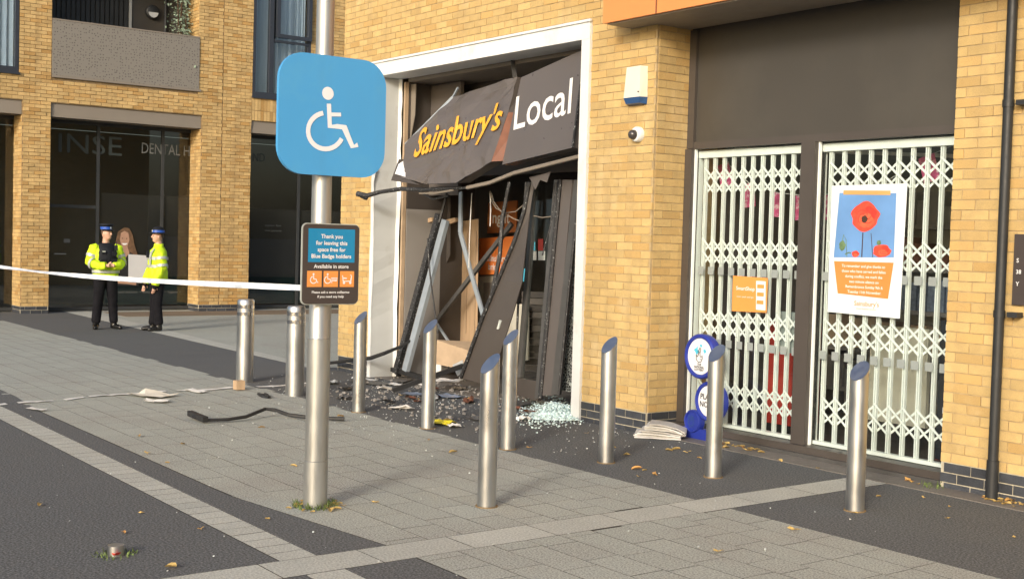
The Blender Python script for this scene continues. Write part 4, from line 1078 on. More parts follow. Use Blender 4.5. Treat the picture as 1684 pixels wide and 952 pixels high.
mb = MB(); disc2d(mb, (0,0), .140, c2+lbn*.002, lbu, v_, seg=40); mb.build('print', M['lot_white'], d2)
o_ = c1+lbn*.008
mb = MB(); mb.poly([o_+lbu*a+v_*b for a, b in ((-.085,.055),(-.05,.075),(-.035,.095),(-.03,.06),(-.015,.04),(-.045,.012),(-.062,.035))]); mb.poly([o_+lbu*a+v_*b for a, b in ((-.01,.10),(.015,.115),(.03,.095),(.012,.082))]); mb.poly([o_+lbu*a+v_*b for a, b in ((.04,.06),(.065,.075),(.085,.05),(.06,.03))])
mb.build('star_marks', M['cyan'], d1)
mb = MB()
stroke2d(mb, [(-.05,.015),(-.045,-.03),(-.015,-.055),(.02,-.045),(.035,-.015),(.03,.01),(.018,-.005),(.005,.0),(.0,.03),(.012,.07),(.0,.078),(-.012,.06),(-.02,.01),(-.035,-.005),(-.05,.015)], .006, o_+lbn*.001, lbu, v_)
stroke2d(mb, [(-.02,.01),(-.03,.05),(-.018,.055),(-.005,.03)], .005, o_+lbn*.001, lbu, v_); stroke2d(mb, [(.0,-.02),(.018,-.03),(.02,-.015)], .004, o_+lbn*.001, lbu, v_)
for i, (s, wd) in enumerate((('THE', .05), ('NATIONAL', .13), ('LOTTERY', .125))): text_into(mb, s, o_+lbn*.001+v_*(-.082-.024*i)+lbu*(-.005), lbu, v_, .019, width=wd, bold=.03)
mb.build('logo_and_name', M['ink'], d1)
mb = MB(); text_into(mb, 'PLAY', c2+lbn*.004+v_*.015-lbu*.11, lbu, v_, .05, center=False, bold=.02); text_into(mb, 'NOW', c2+lbn*.004-v_*.055-lbu*.115, lbu, v_, .05, center=False, bold=.02)
mb.build('lettering', M['ink'], d2)
mb = MB(); stroke2d(mb, [(-.03,.045),(-.04,-.02),(-.01,-.05),(.03,-.03),(.03,.03),(.02,.05),(.012,0),(0,.055),(-.008,0),(-.02,.05),(-.03,.045)], .006, c3+lbn*.020, lbu, v_); mb.build('embossed_hand', M['box_blue'], d3)

# ================================================================== BOLLARDS
def slant_bollard(proto=None):
    r = thing('slanted_bollard', (0,0,0), 'x', 'bollard', 'slant topped steel bollards before the shop', local=True)
    seg = 32; R_ = .0625; mb = MB(); n = 0
    n_up = Vector((-.55,-.35,0)).normalized()
    for z in (0, .30, .301, .9):
        for a in range(seg):
            t = 2*PI*a/seg; mb.v.append(Vector((R_*math.cos(t), R_*math.sin(t), z)))
    for a in range(seg):
        t = 2*PI*a/seg; p = Vector((R_*math.cos(t), R_*math.sin(t), 0)); mb.v[3*seg+a].z = .945 + p.dot(Vector((-.08,1,0)))*1.0
    for i in range(3):
        for a in range(seg): b = (a+1) % seg; mb.f.append((i*seg+a, i*seg+b, (i+1)*seg+b, (i+1)*seg+a))
    mb.build('post', M['steel'], r, True)
    cap = MB(); cap.poly([mb.v[3*seg+a]+Vector((0,0,.0015)) for a in range(seg)]); cap.build('slanted_cap', M['steel_top'], r)
    f = MB(); f.tube([(0,0,-.004),(0,0,.006)], .075, 24); f.build('base_joint', M['mortar_far'], r)
    return r
sb = slant_bollard()
SB = [(-10.66,6.10,'slanted steel bollard nearest the white jamb, left of the doorway'), (-9.46,6.15,'slanted steel bollard before the leaning blue grey profile'),
      (-6.48,4.69,'foreground slanted steel bollard standing on light pavers'), (-8.20,6.14,'slanted steel bollard just behind the foreground one'),
      (-7.32,6.47,'slanted steel bollard in front of the brick pier'), (-6.46,6.80,'slanted steel bollard hiding part of the blue lottery board'),
      (-5.14,6.79,'rightmost slanted steel bollard, before the poppy poster gate')]
for i, (x_, y_, lbl) in enumerate(SB):
    o = sb if i == 0 else copy_tree(sb)
    o.location = (x_, y_, 0); o['label'] = lbl; o.rotation_euler = (rnd.uniform(-.006,.006), rnd.uniform(-.006,.006), rnd.uniform(-.05,.05))
def band_bollard():
    r = thing('banded_bollard', (0,0,0), 'x', 'bollard', 'thick banded steel bollards', local=True)
    mb = MB(); mb.loft([(0,0,0,.1,.1),(0,0,.79,.1,.1)], 36); mb.build('post', M['steel'], r, True)
    mb = MB(); mb.loft([(0,0,.83,.1,.1),(0,0,.875,.1,.1)], 36); mb.build('collar', M['steel'], r, True)
    for z in (.79, .875):
        mb = MB(); mb.loft([(0,0,z+.0005,.102,.102),(0,0,z+.0395,.102,.102)], 36); mb.build('reflective_band', M['bright'], r, True)
    mb = MB(); mb.loft([(0,0,.9155,.1,.1),(0,0,.965,.1,.1),(0,0,.98,.088,.088),(0,0,.982,.05,.05)], 36); mb.build('domed_cap', M['steel'], r, True)
    return r
bb = band_bollard(); bb.location = (-13.41, 6.12, 0); bb['label'] = 'thick banded steel bollard with wooden block at its foot'
b2 = copy_tree(bb); b2.location = (-12.07, 6.10, 0); b2['label'] = 'thick banded steel bollard just left of the sign post'
stb = thing('cut_off_post', (-6.49, 2.233, 0), 'short stub of a cut off steel post among weeds', 'post stub')
mb = MB(); mb.tube([(-6.49,2.233,0),(-6.49,2.233,.055)], .045, 20); mb.build('stub', M['steel'], stb, True)
sheetlet('red_wrapper', 'crumpled red wrapper against the cut off post stub', 'wrapper', M['poppy'], g(191,913), .045, .03, .3, .015, 31)

# ================================================================== SIGN POST
PXc, PYc = -7.034, 3.718
sp = thing('sign_post', (PXc, PYc, 0), 'tall grey steel column carrying the blue wheelchair sign', 'sign post')
mb = MB(); mb.tube([(PXc,PYc,-.01),(PXc,PYc,.30),(PXc,PYc,.302)], [.078,.078,.076], 32); mb.build('base_sleeve', M['pole'], sp, True)
mb = MB(); mb.tube([(PXc,PYc,.303),(PXc,PYc,1.09)], .073, 32); mb.build('lower_column', M['pole'], sp, True)
mb = MB(); mb.tube([(PXc,PYc,1.091),(PXc,PYc,1.10),(PXc,PYc,2.3)], [.070,.066,.0635], 32); mb.build('middle_column', M['pole'], sp, True)
mb = MB(); mb.tube([(PXc,PYc,2.301),(PXc,PYc,5.6)], .0575, 32); mb.build('upper_column', M['pole'], sp, True)
mb = MB(); mb.box(PXc-.055, PXc+.0, PYc+.066, PYc+.088, .28, 1.35); mb.build('conduit', M['pole'], sp)
Fx = -6.935; U = Vector((0,1,0)); V = Vector((0,0,1))
bsn = thing('accessible_parking_sign', (Fx, 3.74, 2.5), 'blue rounded square sign with white wheelchair symbol', 'sign')
cY, cZ = 3.738, 2.512
mb = MB(); mb.prism([(Fx-.028, cY+a, cZ+b) for a, b in rrect(.765, .755, .17, 8)], (.028,0,0)); mb.build('plate', M['blue_sign'], bsn)
boxo('clamp', M['dark_alu'], bsn, PXc-.09, Fx-.029, cY-.06, cY+.03, cZ+.22, cZ+.25)
boxo('clamp', M['dark_alu'], bsn, PXc-.09, Fx-.029, cY-.06, cY+.03, cZ-.25, cZ-.22)
def z2p(x_, y_): p = at(400+x_/3.173, 60+y_/3.173, X=Fx+.002); return (p.y, p.z)
mb = MB(); oo = Vector((Fx+.002, 0, 0))
h_ = z2p(442,298); disc2d(mb, h_, .041, oo, U, V)
stroke2d(mb, [z2p(*q) for q in ((447,352),(449,400),(452,470),(490,470),(527,475),(570,576),(598,566))], .030, oo, U, V)
oo2 = Vector((Fx+.003, 0, 0))
stroke2d(mb, [z2p(*q) for q in ((450,408),(510,409))], .024, oo2, U, V)
arc = []
for i in range(23):
    t = math.radians(98+i*(335-98)/22); arc.append((430+92*math.cos(t), 494-94*math.sin(t)))
stroke2d(mb, [z2p(*q) for q in arc], .030, oo2, U, V)
mb.build('wheelchair_symbol', M['sign_white'], bsn)
# lower plate
ps = thing('blue_badge_sign', (Fx, 3.745, 1.57), 'brown plate thanking drivers for leaving the space for Blue Badge holders', 'sign')
qY, qZ, qw, qh = 3.745, 1.572, .40, .505
mb = MB(); mb.prism([(Fx-.02, qY+a, qZ+b) for a, b in rrect(qw, qh, .03, 5)], (.018,0,0)); mb.build('plate', M['sign_brown'], ps)
mb = MB(); mb.prism([(Fx-.0205, qY+a, qZ+b) for a, b in rrect(qw+.012, qh+.012, .036, 5)], (.012,0,0)); mb.build('rim', M['silver'], ps)
boxo('clamp', M['dark_alu'], ps, PXc-.09, Fx-.021, qY-.06, qY+.02, qZ-.03, qZ+.03)
def pr(y0, y1, z0, z1, dx, name, mat): return MB().quad((Fx-.002+dx, qY+y0, qZ+z0), (Fx-.002+dx, qY+y1, qZ+z0), (Fx-.002+dx, qY+y1, qZ+z1), (Fx-.002+dx, qY+y0, qZ+z1)).build(name, mat, ps)
pr(-.166, .168, .012, .225, .0015, 'blue_field', M['sign_blue2'])
mb = MB()
for i, s in enumerate(('Thank you', 'for leaving this', 'space free for', 'Blue Badge holders')):
    text_into(mb, s, (Fx+.0015, qY, qZ+.165-.042*i), U, V, .026, width=(.155,.225,.20,.285)[i], bold=.022)
text_into(mb, 'Available in store', (Fx+.0015, qY, qZ-.025), U, V, .024, width=.25, bold=.02)
text_into(mb, 'Please ask a store colleague', (Fx+.0015, qY, qZ-.185), U, V, .015, width=.27, bold=.02)
text_into(mb, 'if you need any help', (Fx+.0015, qY, qZ-.213), U, V, .015, width=.19, bold=.02)
mb.build('lettering', M['letter_white'], ps)
def mini_chair(mb, y0, z0, s, o3):
    disc2d(mb, (y0, z0+.026*s), .007*s, o3, U, V, seg=12)
    stroke2d(mb, [(y0, z0+.018*s), (y0+.002*s, z0-.004*s), (y0+.018*s, z0-.006*s), (y0+.026*s, z0-.026*s), (y0+.034*s, z0-.025*s)], .006*s, o3, U, V)
    stroke2d(mb, [(y0+.0*s+.022*s*math.cos(math.radians(t)), z0-.010*s+.022*s*math.sin(math.radians(t))) for t in range(105, 335, 20)], .006*s, o3, U, V)
for i in range(3):
    y0 = -.170+.117*i
    pr(y0, y0+.104, -.145, -.043, .0015, 'orange_square', M['sign_orange'])
mb = MB(); o3 = Vector((Fx+.0015,0,0))
mini_chair(mb, qY-.125, qZ-.09, 1.0, o3); mb.build('wheelchair_icon', M['letter_white'], ps); mb = MB(); mini_chair(mb, qY-.025, qZ-.09, 1.0, o3)
stroke2d(mb, [(qY-.0,qZ-.088),(qY+.045,qZ-.088),(qY+.040,qZ-.105),(qY+.002,qZ-.105)], .005, o3, U, V); stroke2d(mb, [(qY+.002,qZ-.097),(qY+.042,qZ-.097)], .004, o3, U, V); mb.build('basket_icon', M['letter_white'], ps); mb = MB()
stroke2d(mb, [(qY+.082,qZ-.07),(qY+.088,qZ-.108),(qY+.125,qZ-.108),(qY+.142,qZ-.108),(qY+.148,qZ-.075),(qY+.140,qZ-.065)], .006, o3, U, V); stroke2d(mb, [(qY+.088,qZ-.088),(qY+.115,qZ-.090)], .008, o3, U, V)
disc2d(mb, (qY+.094,qZ-.118), .009, o3, U, V, seg=12); disc2d(mb, (qY+.140,qZ-.118), .009, o3, U, V, seg=12)
mb.build('scooter_icon', M['letter_white'], ps)
# police tape
tp = MB(); n = 60; A_ = Vector((-7.02, 3.655, 1.415)); B_ = at(-190, 404, D=15.5)
for i in range(n+1):
    s = i/n; c = A_.lerp(B_, s); c.z -= .10*math.sin(PI*s)
    ang = .30*math.sin(s*9)+.9+.25*math.sin(s*23)
    d_ = (B_-A_).normalized(); side = d_.cross(Vector((0,0,1))).normalized()
    off_ = (Vector((0,0,1))*math.sin(ang)+side*math.cos(ang))*(.021)
    tp.v += [c-off_, c+side*.012*math.sin(s*50), c+off_]
for i in range(n):
    for q in (0, 1): tp.f.append((3*i+q, 3*i+q+1, 3*i+q+4, 3*i+q+3))
tpo = tp.build('police_tape', M['tape'], None, fix=False); tag(tpo, 'white police cordon tape stretched from the sign post past the officers', 'tape')
mb = MB(); n = 70; idx = []
for i in range(n+1):
    s = i/n; c = Vector((-12.45-.45*min(1,s*2.2)+.04*math.sin(s*31), 2.7+4.1*s, .004)); wv = .045+.03*noise.noise(Vector((s*20,3,1)))
    mb.v += [c+Vector((-wv,0,.003+.010*abs(noise.noise(Vector((s*25,0,0)))))), c+Vector((wv,0,.003+.010*abs(noise.noise(Vector((s*25,9,0))))))]
for i in range(n):
    if noise.noise(Vector((i*.37, 2, 7))) > -.22: mb.f.append((2*i, 2*i+1, 2*i+3, 2*i+2))
tag(mb.build('fallen_tape', M['paper'], None, fix=False), 'white cordon tape lying across the paving behind the sign post', 'tape')

# ================================================================== APARTMENT BUILDING WITH DENTAL PRACTICE
AX = -25.9; GX = -26.54
ap = thing('apartment_building', (AX, 9.5, 0), 'rustic buff brick apartment block with dark dental practice windows and balcony', 'building')
piers = [(2.6, 3.9), (6.88, 7.43), (10.69, 11.86), (15.0, 17.0)]
bays = [(3.9, 6.88), (7.43, 10.69), (11.86, 15.0)]
mb = MB()
for a, b in piers: mb.box(AX-.75, AX, a, b, .15, 8.5)
mb.box(AX-.5, AX, 3.9, 6.88, 4.33, 4.88); mb.box(AX-.5, AX, 7.43, 10.69, 4.33, 4.85); mb.box(AX-.5, AX, 11.86, 15.0, 4.33, 4.88)
mb.box(AX-.5, AX, 13.33, 15.0, 4.881, 8.5); mb.box(AX-.5, AX, 3.9, 5.0, 4.881, 8.5)
mb.build('wall', M['mortar_far'], ap)
for a, b in piers: boxo('base_wall', M['mortar_pale'], ap, AX-.75, AX, a, b, -.1, .149)
ab = BrickSet()
pv_op = [(3.9, 6.88, -1, 4.33), (7.43, 10.69, -1, 4.33), (11.86, 15.0, -1, 4.33), (5.0, 6.80, 4.88, 8.5), (7.43, 10.59, 4.85, 8.5), (11.87, 13.33, 4.86, 8.5), (11.86, 13.6, 4.33, 4.86), (11.155, 11.175, 0, 9)]
ab.face(lay(2.6, 17, .15, 8.0, pv_op, off0=.04), (AX, 0, 0), (0,1,0), (1,0,0), M['brick_far'], depth=.03, proud=.012, rough=.009)
ab.face([(u, u+.066, 4.33, 4.55) for u in [11.87+.075*i for i in range(24)]] + [(u, u+.066, 4.559, 4.85) for u in [11.87+.075*i for i in range(24)]], (AX, 0, 0), (0,1,0), (1,0,0), M['brick_far'], depth=.03, proud=.01, rough=.003)
ab.face(lay(2.6, 17, -.0, .15, [(a, b, -1, 1) for a, b in bays]), (AX, 0, 0), (0,1,0), (1,0,0), M['brick_blue'], depth=.03)
for yy in (6.88, 10.69):        # side faces turned to the street
    ab.face(lay(AX-.62, AX-.033, .15, 4.33, off0=.1), (0, yy, 0), (1,0,0), (0,-1,0), M['brick_far'], rough=.004)
    ab.face(lay(AX-.62, AX-.033, 0, .15, off0=.1), (0, yy, 0), (1,0,0), (0,-1,0), M['brick_blue'])
ab.face(lay(AX-.62, AX-.033, 4.85, 8.0, off0=.1), (0, 10.59, 0), (1,0,0), (0,-1,0), M['brick_far'], rough=.004)
ab.emit(ap)
mb = MB(); mb.box(AX-.5, AX-.01, 10.595, 10.689, 4.851, 8.5); mb.build('wall', M['mortar_far'], ap)
for a, b in bays:
    boxo('lintel', M['taupe'], ap, AX-.5, AX-.03, a+.012, b-.012, 4.05, 4.325)
# glazing of the dental practice
for a, b in bays:
    boxo('window_frame', M['slat'], ap, GX-.05, GX+.04, a, b, 3.98, 4.049)
    boxo('window_frame', M['slat'], ap, GX-.05, GX+.04, a, b, .02, .09)
    gp = boxo('glass_pane', M['glass_dark'], ap, GX-.012, GX, a, b, .091, 3.979)
for y in (7.50, 8.62, 10.05, 11.95, 13.4): boxo('mullion', M['slat'], ap, GX-.04, GX+.035, y-.03, y+.03, .091, 3.979)
boxo('door_rail', M['slat'], ap, GX-.04, GX+.03, 7.54, 8.58, 2.2, 2.27)
mb = MB(); mb.tube([(GX+.04,7.72,1.22),(GX+.07,7.72,1.22),(GX+.07,7.95,1.22)], .012, 6); mb.build('door_handle', M['steel'], ap)
boxo('privacy_film', M['dental_grey'], ap, GX-.03, GX-.022, 8.7, 10.68, .75, 2.55)
boxo('privacy_film', M['dental_green'], ap, GX-.03, GX-.022, 8.7, 10.68, .12, .749)
boxo('privacy_film', M['dental_grey'], ap, GX-.03, GX-.022, 12.02, 14.9, .75, 2.35)
boxo('privacy_film', M['dental_green'], ap, GX-.03, GX-.022, 12.02, 14.9, .12, .749)
boxo('sticker', M['dim_letter'], ap, GX+.003, GX+.006, 7.92, 8.05, 1.46, 1.54)
def ltext(s, y, z, h_, mat, **kw):
    mb = MB(); text_into(mb, s, (GX+.004, y, z), U, V, h_, center=False, **kw); return mb.build('lettering', mat, ap)
p_ = at(96, 250, X=GX+.004); ltext('INSE', p_.y, p_.z, .42, M['faint_letter'], width=1.35)
p_ = at(233, 252, X=GX+.004); ltext('DENTAL H', p_.y, p_.z, .24, M['dim_letter'], width=1.10)
p_ = at(416, 265, X=GX+.004); ltext('ND', p_.y, p_.z, .20, M['faint_letter'], width=.30)
p_ = at(436, 372, X=GX+.004); ltext('open for', p_.y, p_.z, .05, M['dim_letter'], width=.42); ltext('new patients', p_.y, p_.z-.12, .05, M['dim_letter'], width=.42)
p_ = at(188, 482, X=GX+.004); ltext('general dentistry  •  dental implants  •  hygiene  •', p_.y, p_.z, .055, M['dim_letter'], width=1.5)
# dim interior
mb = MB(); mb.box(GX-2.6, GX-2.5, 2.6, 17, 0, 4.05); mb.box(GX-2.499, GX-.06, 2.6, 17, -.05, .015); mb.box(GX-2.499, GX-.2, 2.6, 17, 4.06, 4.3)
mb.box(GX-2.499, GX-.06, 2.5, 2.599, 0, 4.05); mb.box(GX-2.499, GX-.06, 17.001, 17.1, 0, 4.05)
mb.build('practice_interior', M['dental'], ap)
# printed woman on the glass
wp = thing('window_print', (GX, 9.2, .9), 'life size printed picture of a smiling woman holding a white card on the window', 'window print')
def wpoly(pxs, name, mat, dx):
    return MB().poly([at(x_, y_, X=GX+dx) for x_, y_ in pxs]).build(name, mat, wp)
wpoly([(205,374),(213,376),(218,386),(221,402),(226,418),(226,430),(214,432),(196,430),(189,418),(190,398),(194,381)], 'hair', M['print_hair'], .006)
wpoly([(205,380),(211,383),(213,394),(210,404),(205,410),(200,404),(197,394),(199,383)], 'face', M['print_skin'], .010)
wpoly([(201,404),(209,404),(213,416),(205,426),(197,416)], 'neck', M['print_skin'], .0085)
wpoly([(197,414),(205,428),(213,414),(228,424),(232,440),(228,470),(186,470),(180,440),(184,422)], 'top', M['print_black'], .0075)
wpoly([(190,458),(212,460),(224,464),(224,469),(210,467),(190,466)], 'arm', M['print_skin'], .0095)
wpoly([(200,400),(210,400),(207,403),(203,403)], 'smile', M['letter_white'], .012)
mb = MB(); disc2d(mb, (at(201,392,X=GX).y, at(201,392,X=GX).z), .014, (GX+.012,0,0), U, V, seg=8); disc2d(mb, (at(208,392.5,X=GX).y, at(208,392.5,X=GX).z), .014, (GX+.012,0,0), U, V, seg=8); mb.build('eyes', M['print_hair'], wp)
wpoly([(211,418),(262,422),(262,467),(211,464)], 'card', M['card'], .014)
# balcony
boxo('balcony_front', M['perf'], ap, AX-.03, AX+.03, 7.44, 10.60, 4.90, 6.02)
boxo('balcony_edge', M['taupe'], ap, AX-1.4, AX+.05, 7.44, 10.64, 4.851, 4.899)
boxo('balcony_rail', M['taupe'], ap, AX-.04, AX+.04, 7.44, 10.60, 6.021, 6.05)
boxo('balcony_back_wall', M['fascia'], ap, AX-1.5, AX-1.41, 7.3, 10.7, 4.9, 8.5)
boxo('balcony_side_wall', M['slat'], ap, AX-1.409, AX-.751, 7.30, 7.43, 4.9, 8.5)
boxo('balcony_side_wall', M['fascia'], ap, AX-1.409, AX-.51, 10.60, 10.72, 4.9, 8.5)
y = 7.5
while y < at(208,30,X=AX-1.38).y:
    boxo('cladding_slat', M['slat'], ap, AX-1.409, AX-1.36, y, y+.075, 4.9, 8.4); y += .105
boxo('corner_trim', M['grey_panel'], ap, AX-1.409, AX-1.37, at(212,40,X=AX-1.38).y, at(214,40,X=AX-1.38).y+.03, 4.9, 8.4)
p_ = at(272, 30, X=AX-1.36); mb = MB(); mb.tube([(AX-1.36,p_.y,4.9),(AX-1.36,p_.y,8.4)], .035, 8); mb.build('balcony_pipe', M['pipe'], ap)
boxo('upper_slab', M['taupe'], ap, AX-1.5, AX, 7.43, 10.59, 7.7, 7.9)
p_ = at(250, 21, X=AX-1.40)
bk = thing('bulkhead_lamp', p_, 'round black bulkhead lamp with half hood on the balcony wall', 'lamp')
def ring_x(mb, c, rings, seg=24, a0=0, a1=2*PI):
    n = len(mb.v)
    for x_, r in rings:
        for a in range(seg): t = 2*PI*a/seg; mb.v.append(Vector((x_, c[1]+r*math.cos(t), c[2]+r*math.sin(t))))
    for i in range(len(rings)-1):
        for a in range(seg): b = (a+1) % seg; mb.f.append((n+i*seg+a, n+i*seg+b, n+(i+1)*seg+b, n+(i+1)*seg+a))
    mb.f.append(tuple(n+(len(rings)-1)*seg+a for a in range(seg)))
mb = MB(); ring_x(mb, p_, [(AX-1.409,.155),(AX-1.33,.155),(AX-1.31,.13)]); mb.build('ring', M['pipe'], bk, True)
mb = MB(); mb.poly([(AX-1.305, p_.y+.115*math.cos(t), p_.z+.115*math.sin(t)-.01) for t in [PI+PI*i/14 for i in range(15)]]); mb.build('glass', M['lamp_glass'], bk)
iv = thing('climbing_plant', (AX-.6, 10.4, 4.9), 'grey green leafy plant growing at the right end of the balcony', 'plant')
mb = MB(); r_ = random.Random(5)
for i in range(1500):
    z_ = r_.uniform(4.92, 8.2); wd = .30+.12*noise.noise(Vector((z_*1.7,0,0)))
    c = Vector((AX-.45+r_.gauss(0,.16), 10.50-abs(r_.gauss(0,wd*.6)), z_)); s_ = r_.uniform(.022,.05)
    a = Vector((r_.uniform(-1,1),r_.uniform(-1,1),r_.uniform(-1,1))).normalized()*s_; b = a.orthogonal().normalized()*s_*.7
    if r_.random() < .5: b = b.cross(a).normalized()*s_*.7
    mb.poly([c-a, c+b*.8, c+a, c-b*.8])
mb.build('foliage', M['ivy'], iv, fix=False)
mb = MB()
for i in range(4): mb.tube([(AX-.45+.08*math.sin(i*2+k), 10.45-.06*i, 4.9+.55*k) for k in range(6)], .014, 5)
mb.build('stem', M['hair'], iv)
# upper windows
def upper_window(y0, y1, z0, z1, mull, sash=None):
    wf = MB(); wf.box(AX-.10, AX+.01, y0, y0+.07, z0, z1); wf.box(AX-.10, AX+.01, y1-.07, y1, z0, z1); wf.box(AX-.10, AX+.01, y0+.071, y1-.071, z0, z0+.12)
    wf.box(AX-.09, AX+.015, mull-.05, mull+.05, z0+.121, z1)
    w_ = wf.build('window', M['navy'], ap)
    boxo('pane', M['glass_room'], w_, AX-.06, AX-.052, y0+.07, y1-.07, z0+.1, z1)
    boxo('sill', M['navy'], w_, AX+.011, AX+.06, y0-.02, y1+.02, z0-.03, z0+.01)
    return w_
w1 = upper_window(11.875, 13.325, 4.865, 8.4, 12.33)
mb = MB(); zt = at(480,73,X=AX).z
mb.box(AX-.04, AX+.02, 12.39, 13.25, zt, zt+.05); mb.build('transom', M['navy'], w1)
mb = MB(); zc = zt+.10
mb.box(AX+.02, AX+.10, 12.42, 12.50, zc, 8.3); mb.box(AX+.02, AX+.10, 13.22, 13.30, zc, 8.3); mb.box(AX+.02, AX+.10, 12.501, 13.219, zc, zc+.08); mb.build('open_casement', M['navy'], w1)
def curtain(y0, y1, z0, z1, par, seed=0):
    mb = MB(); n = 40
    for i in range(n+1):
        y_ = y0+(y1-y0)*i/n; x_ = AX-.28+.04*math.sin(i*1.9+seed)+.02*math.sin(i*.7)
        mb.v += [Vector((x_, y_, z0)), Vector((x_, y_, z1))]
    for i in range(n): mb.f.append((2*i, 2*i+1, 2*i+3, 2*i+2))
    mb.build('curtain', M['curtain'], par, True, fix=False)
curtain(12.05, 12.34, 4.95, 8.4, w1, 1); curtain(12.55, 13.3, 4.95, 8.4, w1, 2)
w0 = upper_window(5.0, 6.79, 4.865, 8.4, 5.9); curtain(5.1, 6.78, 4.95, 8.4, w0, 3)
mb = MB(); mb.box(AX-.9, AX-.85, 11.6, 14, 4.8, 8.5); mb.box(AX-.9, AX-.85, 3.8, 6.9, 4.8, 8.5); mb.build('room_back', M['interior2'], ap)
mb = MB(); mb.box(AX-3, AX-1.51, 2.6, 17, 4.31, 8.5); mb.box(AX-3, AX, 2.6, 17, 8.501, 11); mb.build('upper_wall', M['upper'], ap)

# ================================================================== POLICE OFFICERS
def officer(kind, loc, face, label):
    rz = math.atan2(face[1], face[0]) + PI/2          # local -Y looks along 'face'
    r = thing('person', (loc[0], loc[1], 0), label, 'person', 'police officers on the cordon', rz=rz, local=True)
    sx = 1.0
    if kind == 1:
        legs = {s: [(s*.095,0,.93),(s*.125,-.015,.52),(s*.155,.01,.10)] for s in (1,-1)}
        arms = {s: [(s*.195,.01,1.44),(s*.275,.01,1.18),(s*.16,-.20,1.12),(s*.045,-.275,1.13)] for s in (1,-1)}
        turn = .55; foot = {1: (.45, -.02), -1: (-.35, 0)}
    else:
        legs = {1: [(.09,0,.92),(.09,-.02,.52),(.075,.02,.10)], -1: [(-.09,0,.92),(-.085,-.03,.52),(-.07,-.05,.10)]}
        arms = {1: [(.19,.0,1.42),(.235,.02,1.16),(.215,-.06,.92),(.205,-.09,.80)], -1: [(-.19,.0,1.42),(-.235,-.03,1.17),(-.215,-.15,.93),(-.205,-.18,.82)]}
        turn = .15; foot = {1: (.15, 0), -1: (-.2, 0)}
    # one continuous body
    mb = MB()
    mb.loft([(0,0,.88,.14,.10),(0,0,.98,.155,.11),(0,0,1.10,.14,.10),(0,0,1.25,.155,.11),(0,0,1.38,.175,.11),(0,.005,1.46,.15,.09),(0,.01,1.50,.07,.065),(0,.005,1.60,.055,.06)], 18)
    hc = Vector((0,-.015,1.685))
    mb.ball(hc, .074, .092, .112, 16, 10); mb.ball(hc+Vector((0,-.02,-.055)), .055, .07, .06, 12, 8)
    mb.tube([hc+Vector((0,-.085,.03)), hc+Vector((0,-.108,-.012)), hc+Vector((0,-.09,-.022))], [.010,.015,.011], 8)
    for s in (1,-1): mb.ball(hc+Vector((s*.076,.005,-.005)), .010, .020, .030, 8, 6)
    for s in (1,-1):
        L_ = legs[s]; mb.tube([L_[0], L_[1], L_[2]], [.085,.055,.042], 12); ft = foot[s]
        ax = Vector(L_[2]); mb.tube([ax, ax+Vector((0,0,-.05)), ax+Vector((math.sin(ft[0])*.10,-math.cos(ft[0])*.12,-.06))], [.042,.042,.03], 10)
        A2 = [Vector(q) for q in arms[s]]; mb.tube(A2, [.052,.042,.035,.027], 12)
        wv = A2[-1]; dv = (A2[-1]-A2[-2]).normalized()
        if kind == 1: dv = Vector((-s*.75,-.55,.1)).normalized()
        sdv = dv.cross(Vector((0,0,1))).normalized() if abs(dv.z) < .8 else Vector((0,1,0)); upv = sdv.cross(dv).normalized()
        if abs(dv.z) >= .8: upv, sdv = Vector((0,1,0)), Vector((1,0,0))
        mb.tube([wv-dv*.02, wv+dv*.03, wv+dv*.075], [.026,.033,.032], 10)
        for k_, ln_ in ((-1.5,.055),(-.5,.068),(.5,.064),(1.5,.05)):
            b0 = wv+dv*.07+upv*(k_*.0165); mb.tube([b0, b0+dv*ln_*.55-sdv*s*.006, b0+dv*ln_*.95-sdv*s*.022], [.0095,.009,.0075], 6)
        b0 = wv+dv*.02+upv*.028; mb.tube([b0, b0+upv*.025+dv*.02, b0+upv*.03+dv*.05], [.011,.010,.008], 6)
    # head turn about the neck
    Rm = Matrix.Rotation(turn, 3, 'Z')
    for v in mb.v:
        if v.z > 1.56 and abs(v.x) < .13: v.xy = (Rm @ Vector((v.x, v.y, 0))).xy
    body = remesh(mb, .0085, 2).build('body', M['skin'], r, 'all')
    hp = lambda x_, y_, z_: Rm @ Vector((x_, y_, 0)) + Vector((0,0,hc.z+z_))
    mb = MB()
    for s in (1,-1): mb.ball(hp(s*.030, -.100, .012), .011, .007, .007, 8, 5)
    mb.ball(hp(0, -.096, -.055), .020, .006, .005, 8, 5); mb.build('face_features', M['hair'], r)
    mb = MB(); mb.ball((0,0,0), .080, .095, .105, 16, 8); mb.v = [hp(v.x, v.y+.005, v.z+.028) if v.z > .0 or v.y > .03 else hp(v.x*.8, v.y*.6+.02, v.z*.6+.028) for v in mb.v]; mb.build('hair', M['hair'], r, True)
    # trousers and boots
    mb = MB(); mb.loft([(0,0,.84,.10,.08),(0,0,.90,.165,.125),(0,0,1.04,.165,.125)], 18)
    for s in (1,-1):
        a, b, c = [Vector(q) for q in legs[s]]; mb.tube([a+Vector((0,0,.02)), a.lerp(b,.5), b, b.lerp(c,.55), c+Vector((0,-.005,.045)), c+Vector((0,0,.015))], [.118,.102,.086,.080,.082,.070], 14)
    for v in mb.v: v += Vector((.012*noise.noise(v*11), .012*noise.noise(v*11+Vector((5,0,0))), 0))
    remesh(mb, .012, 2).build('trousers', M['uniform'], r, 'all')
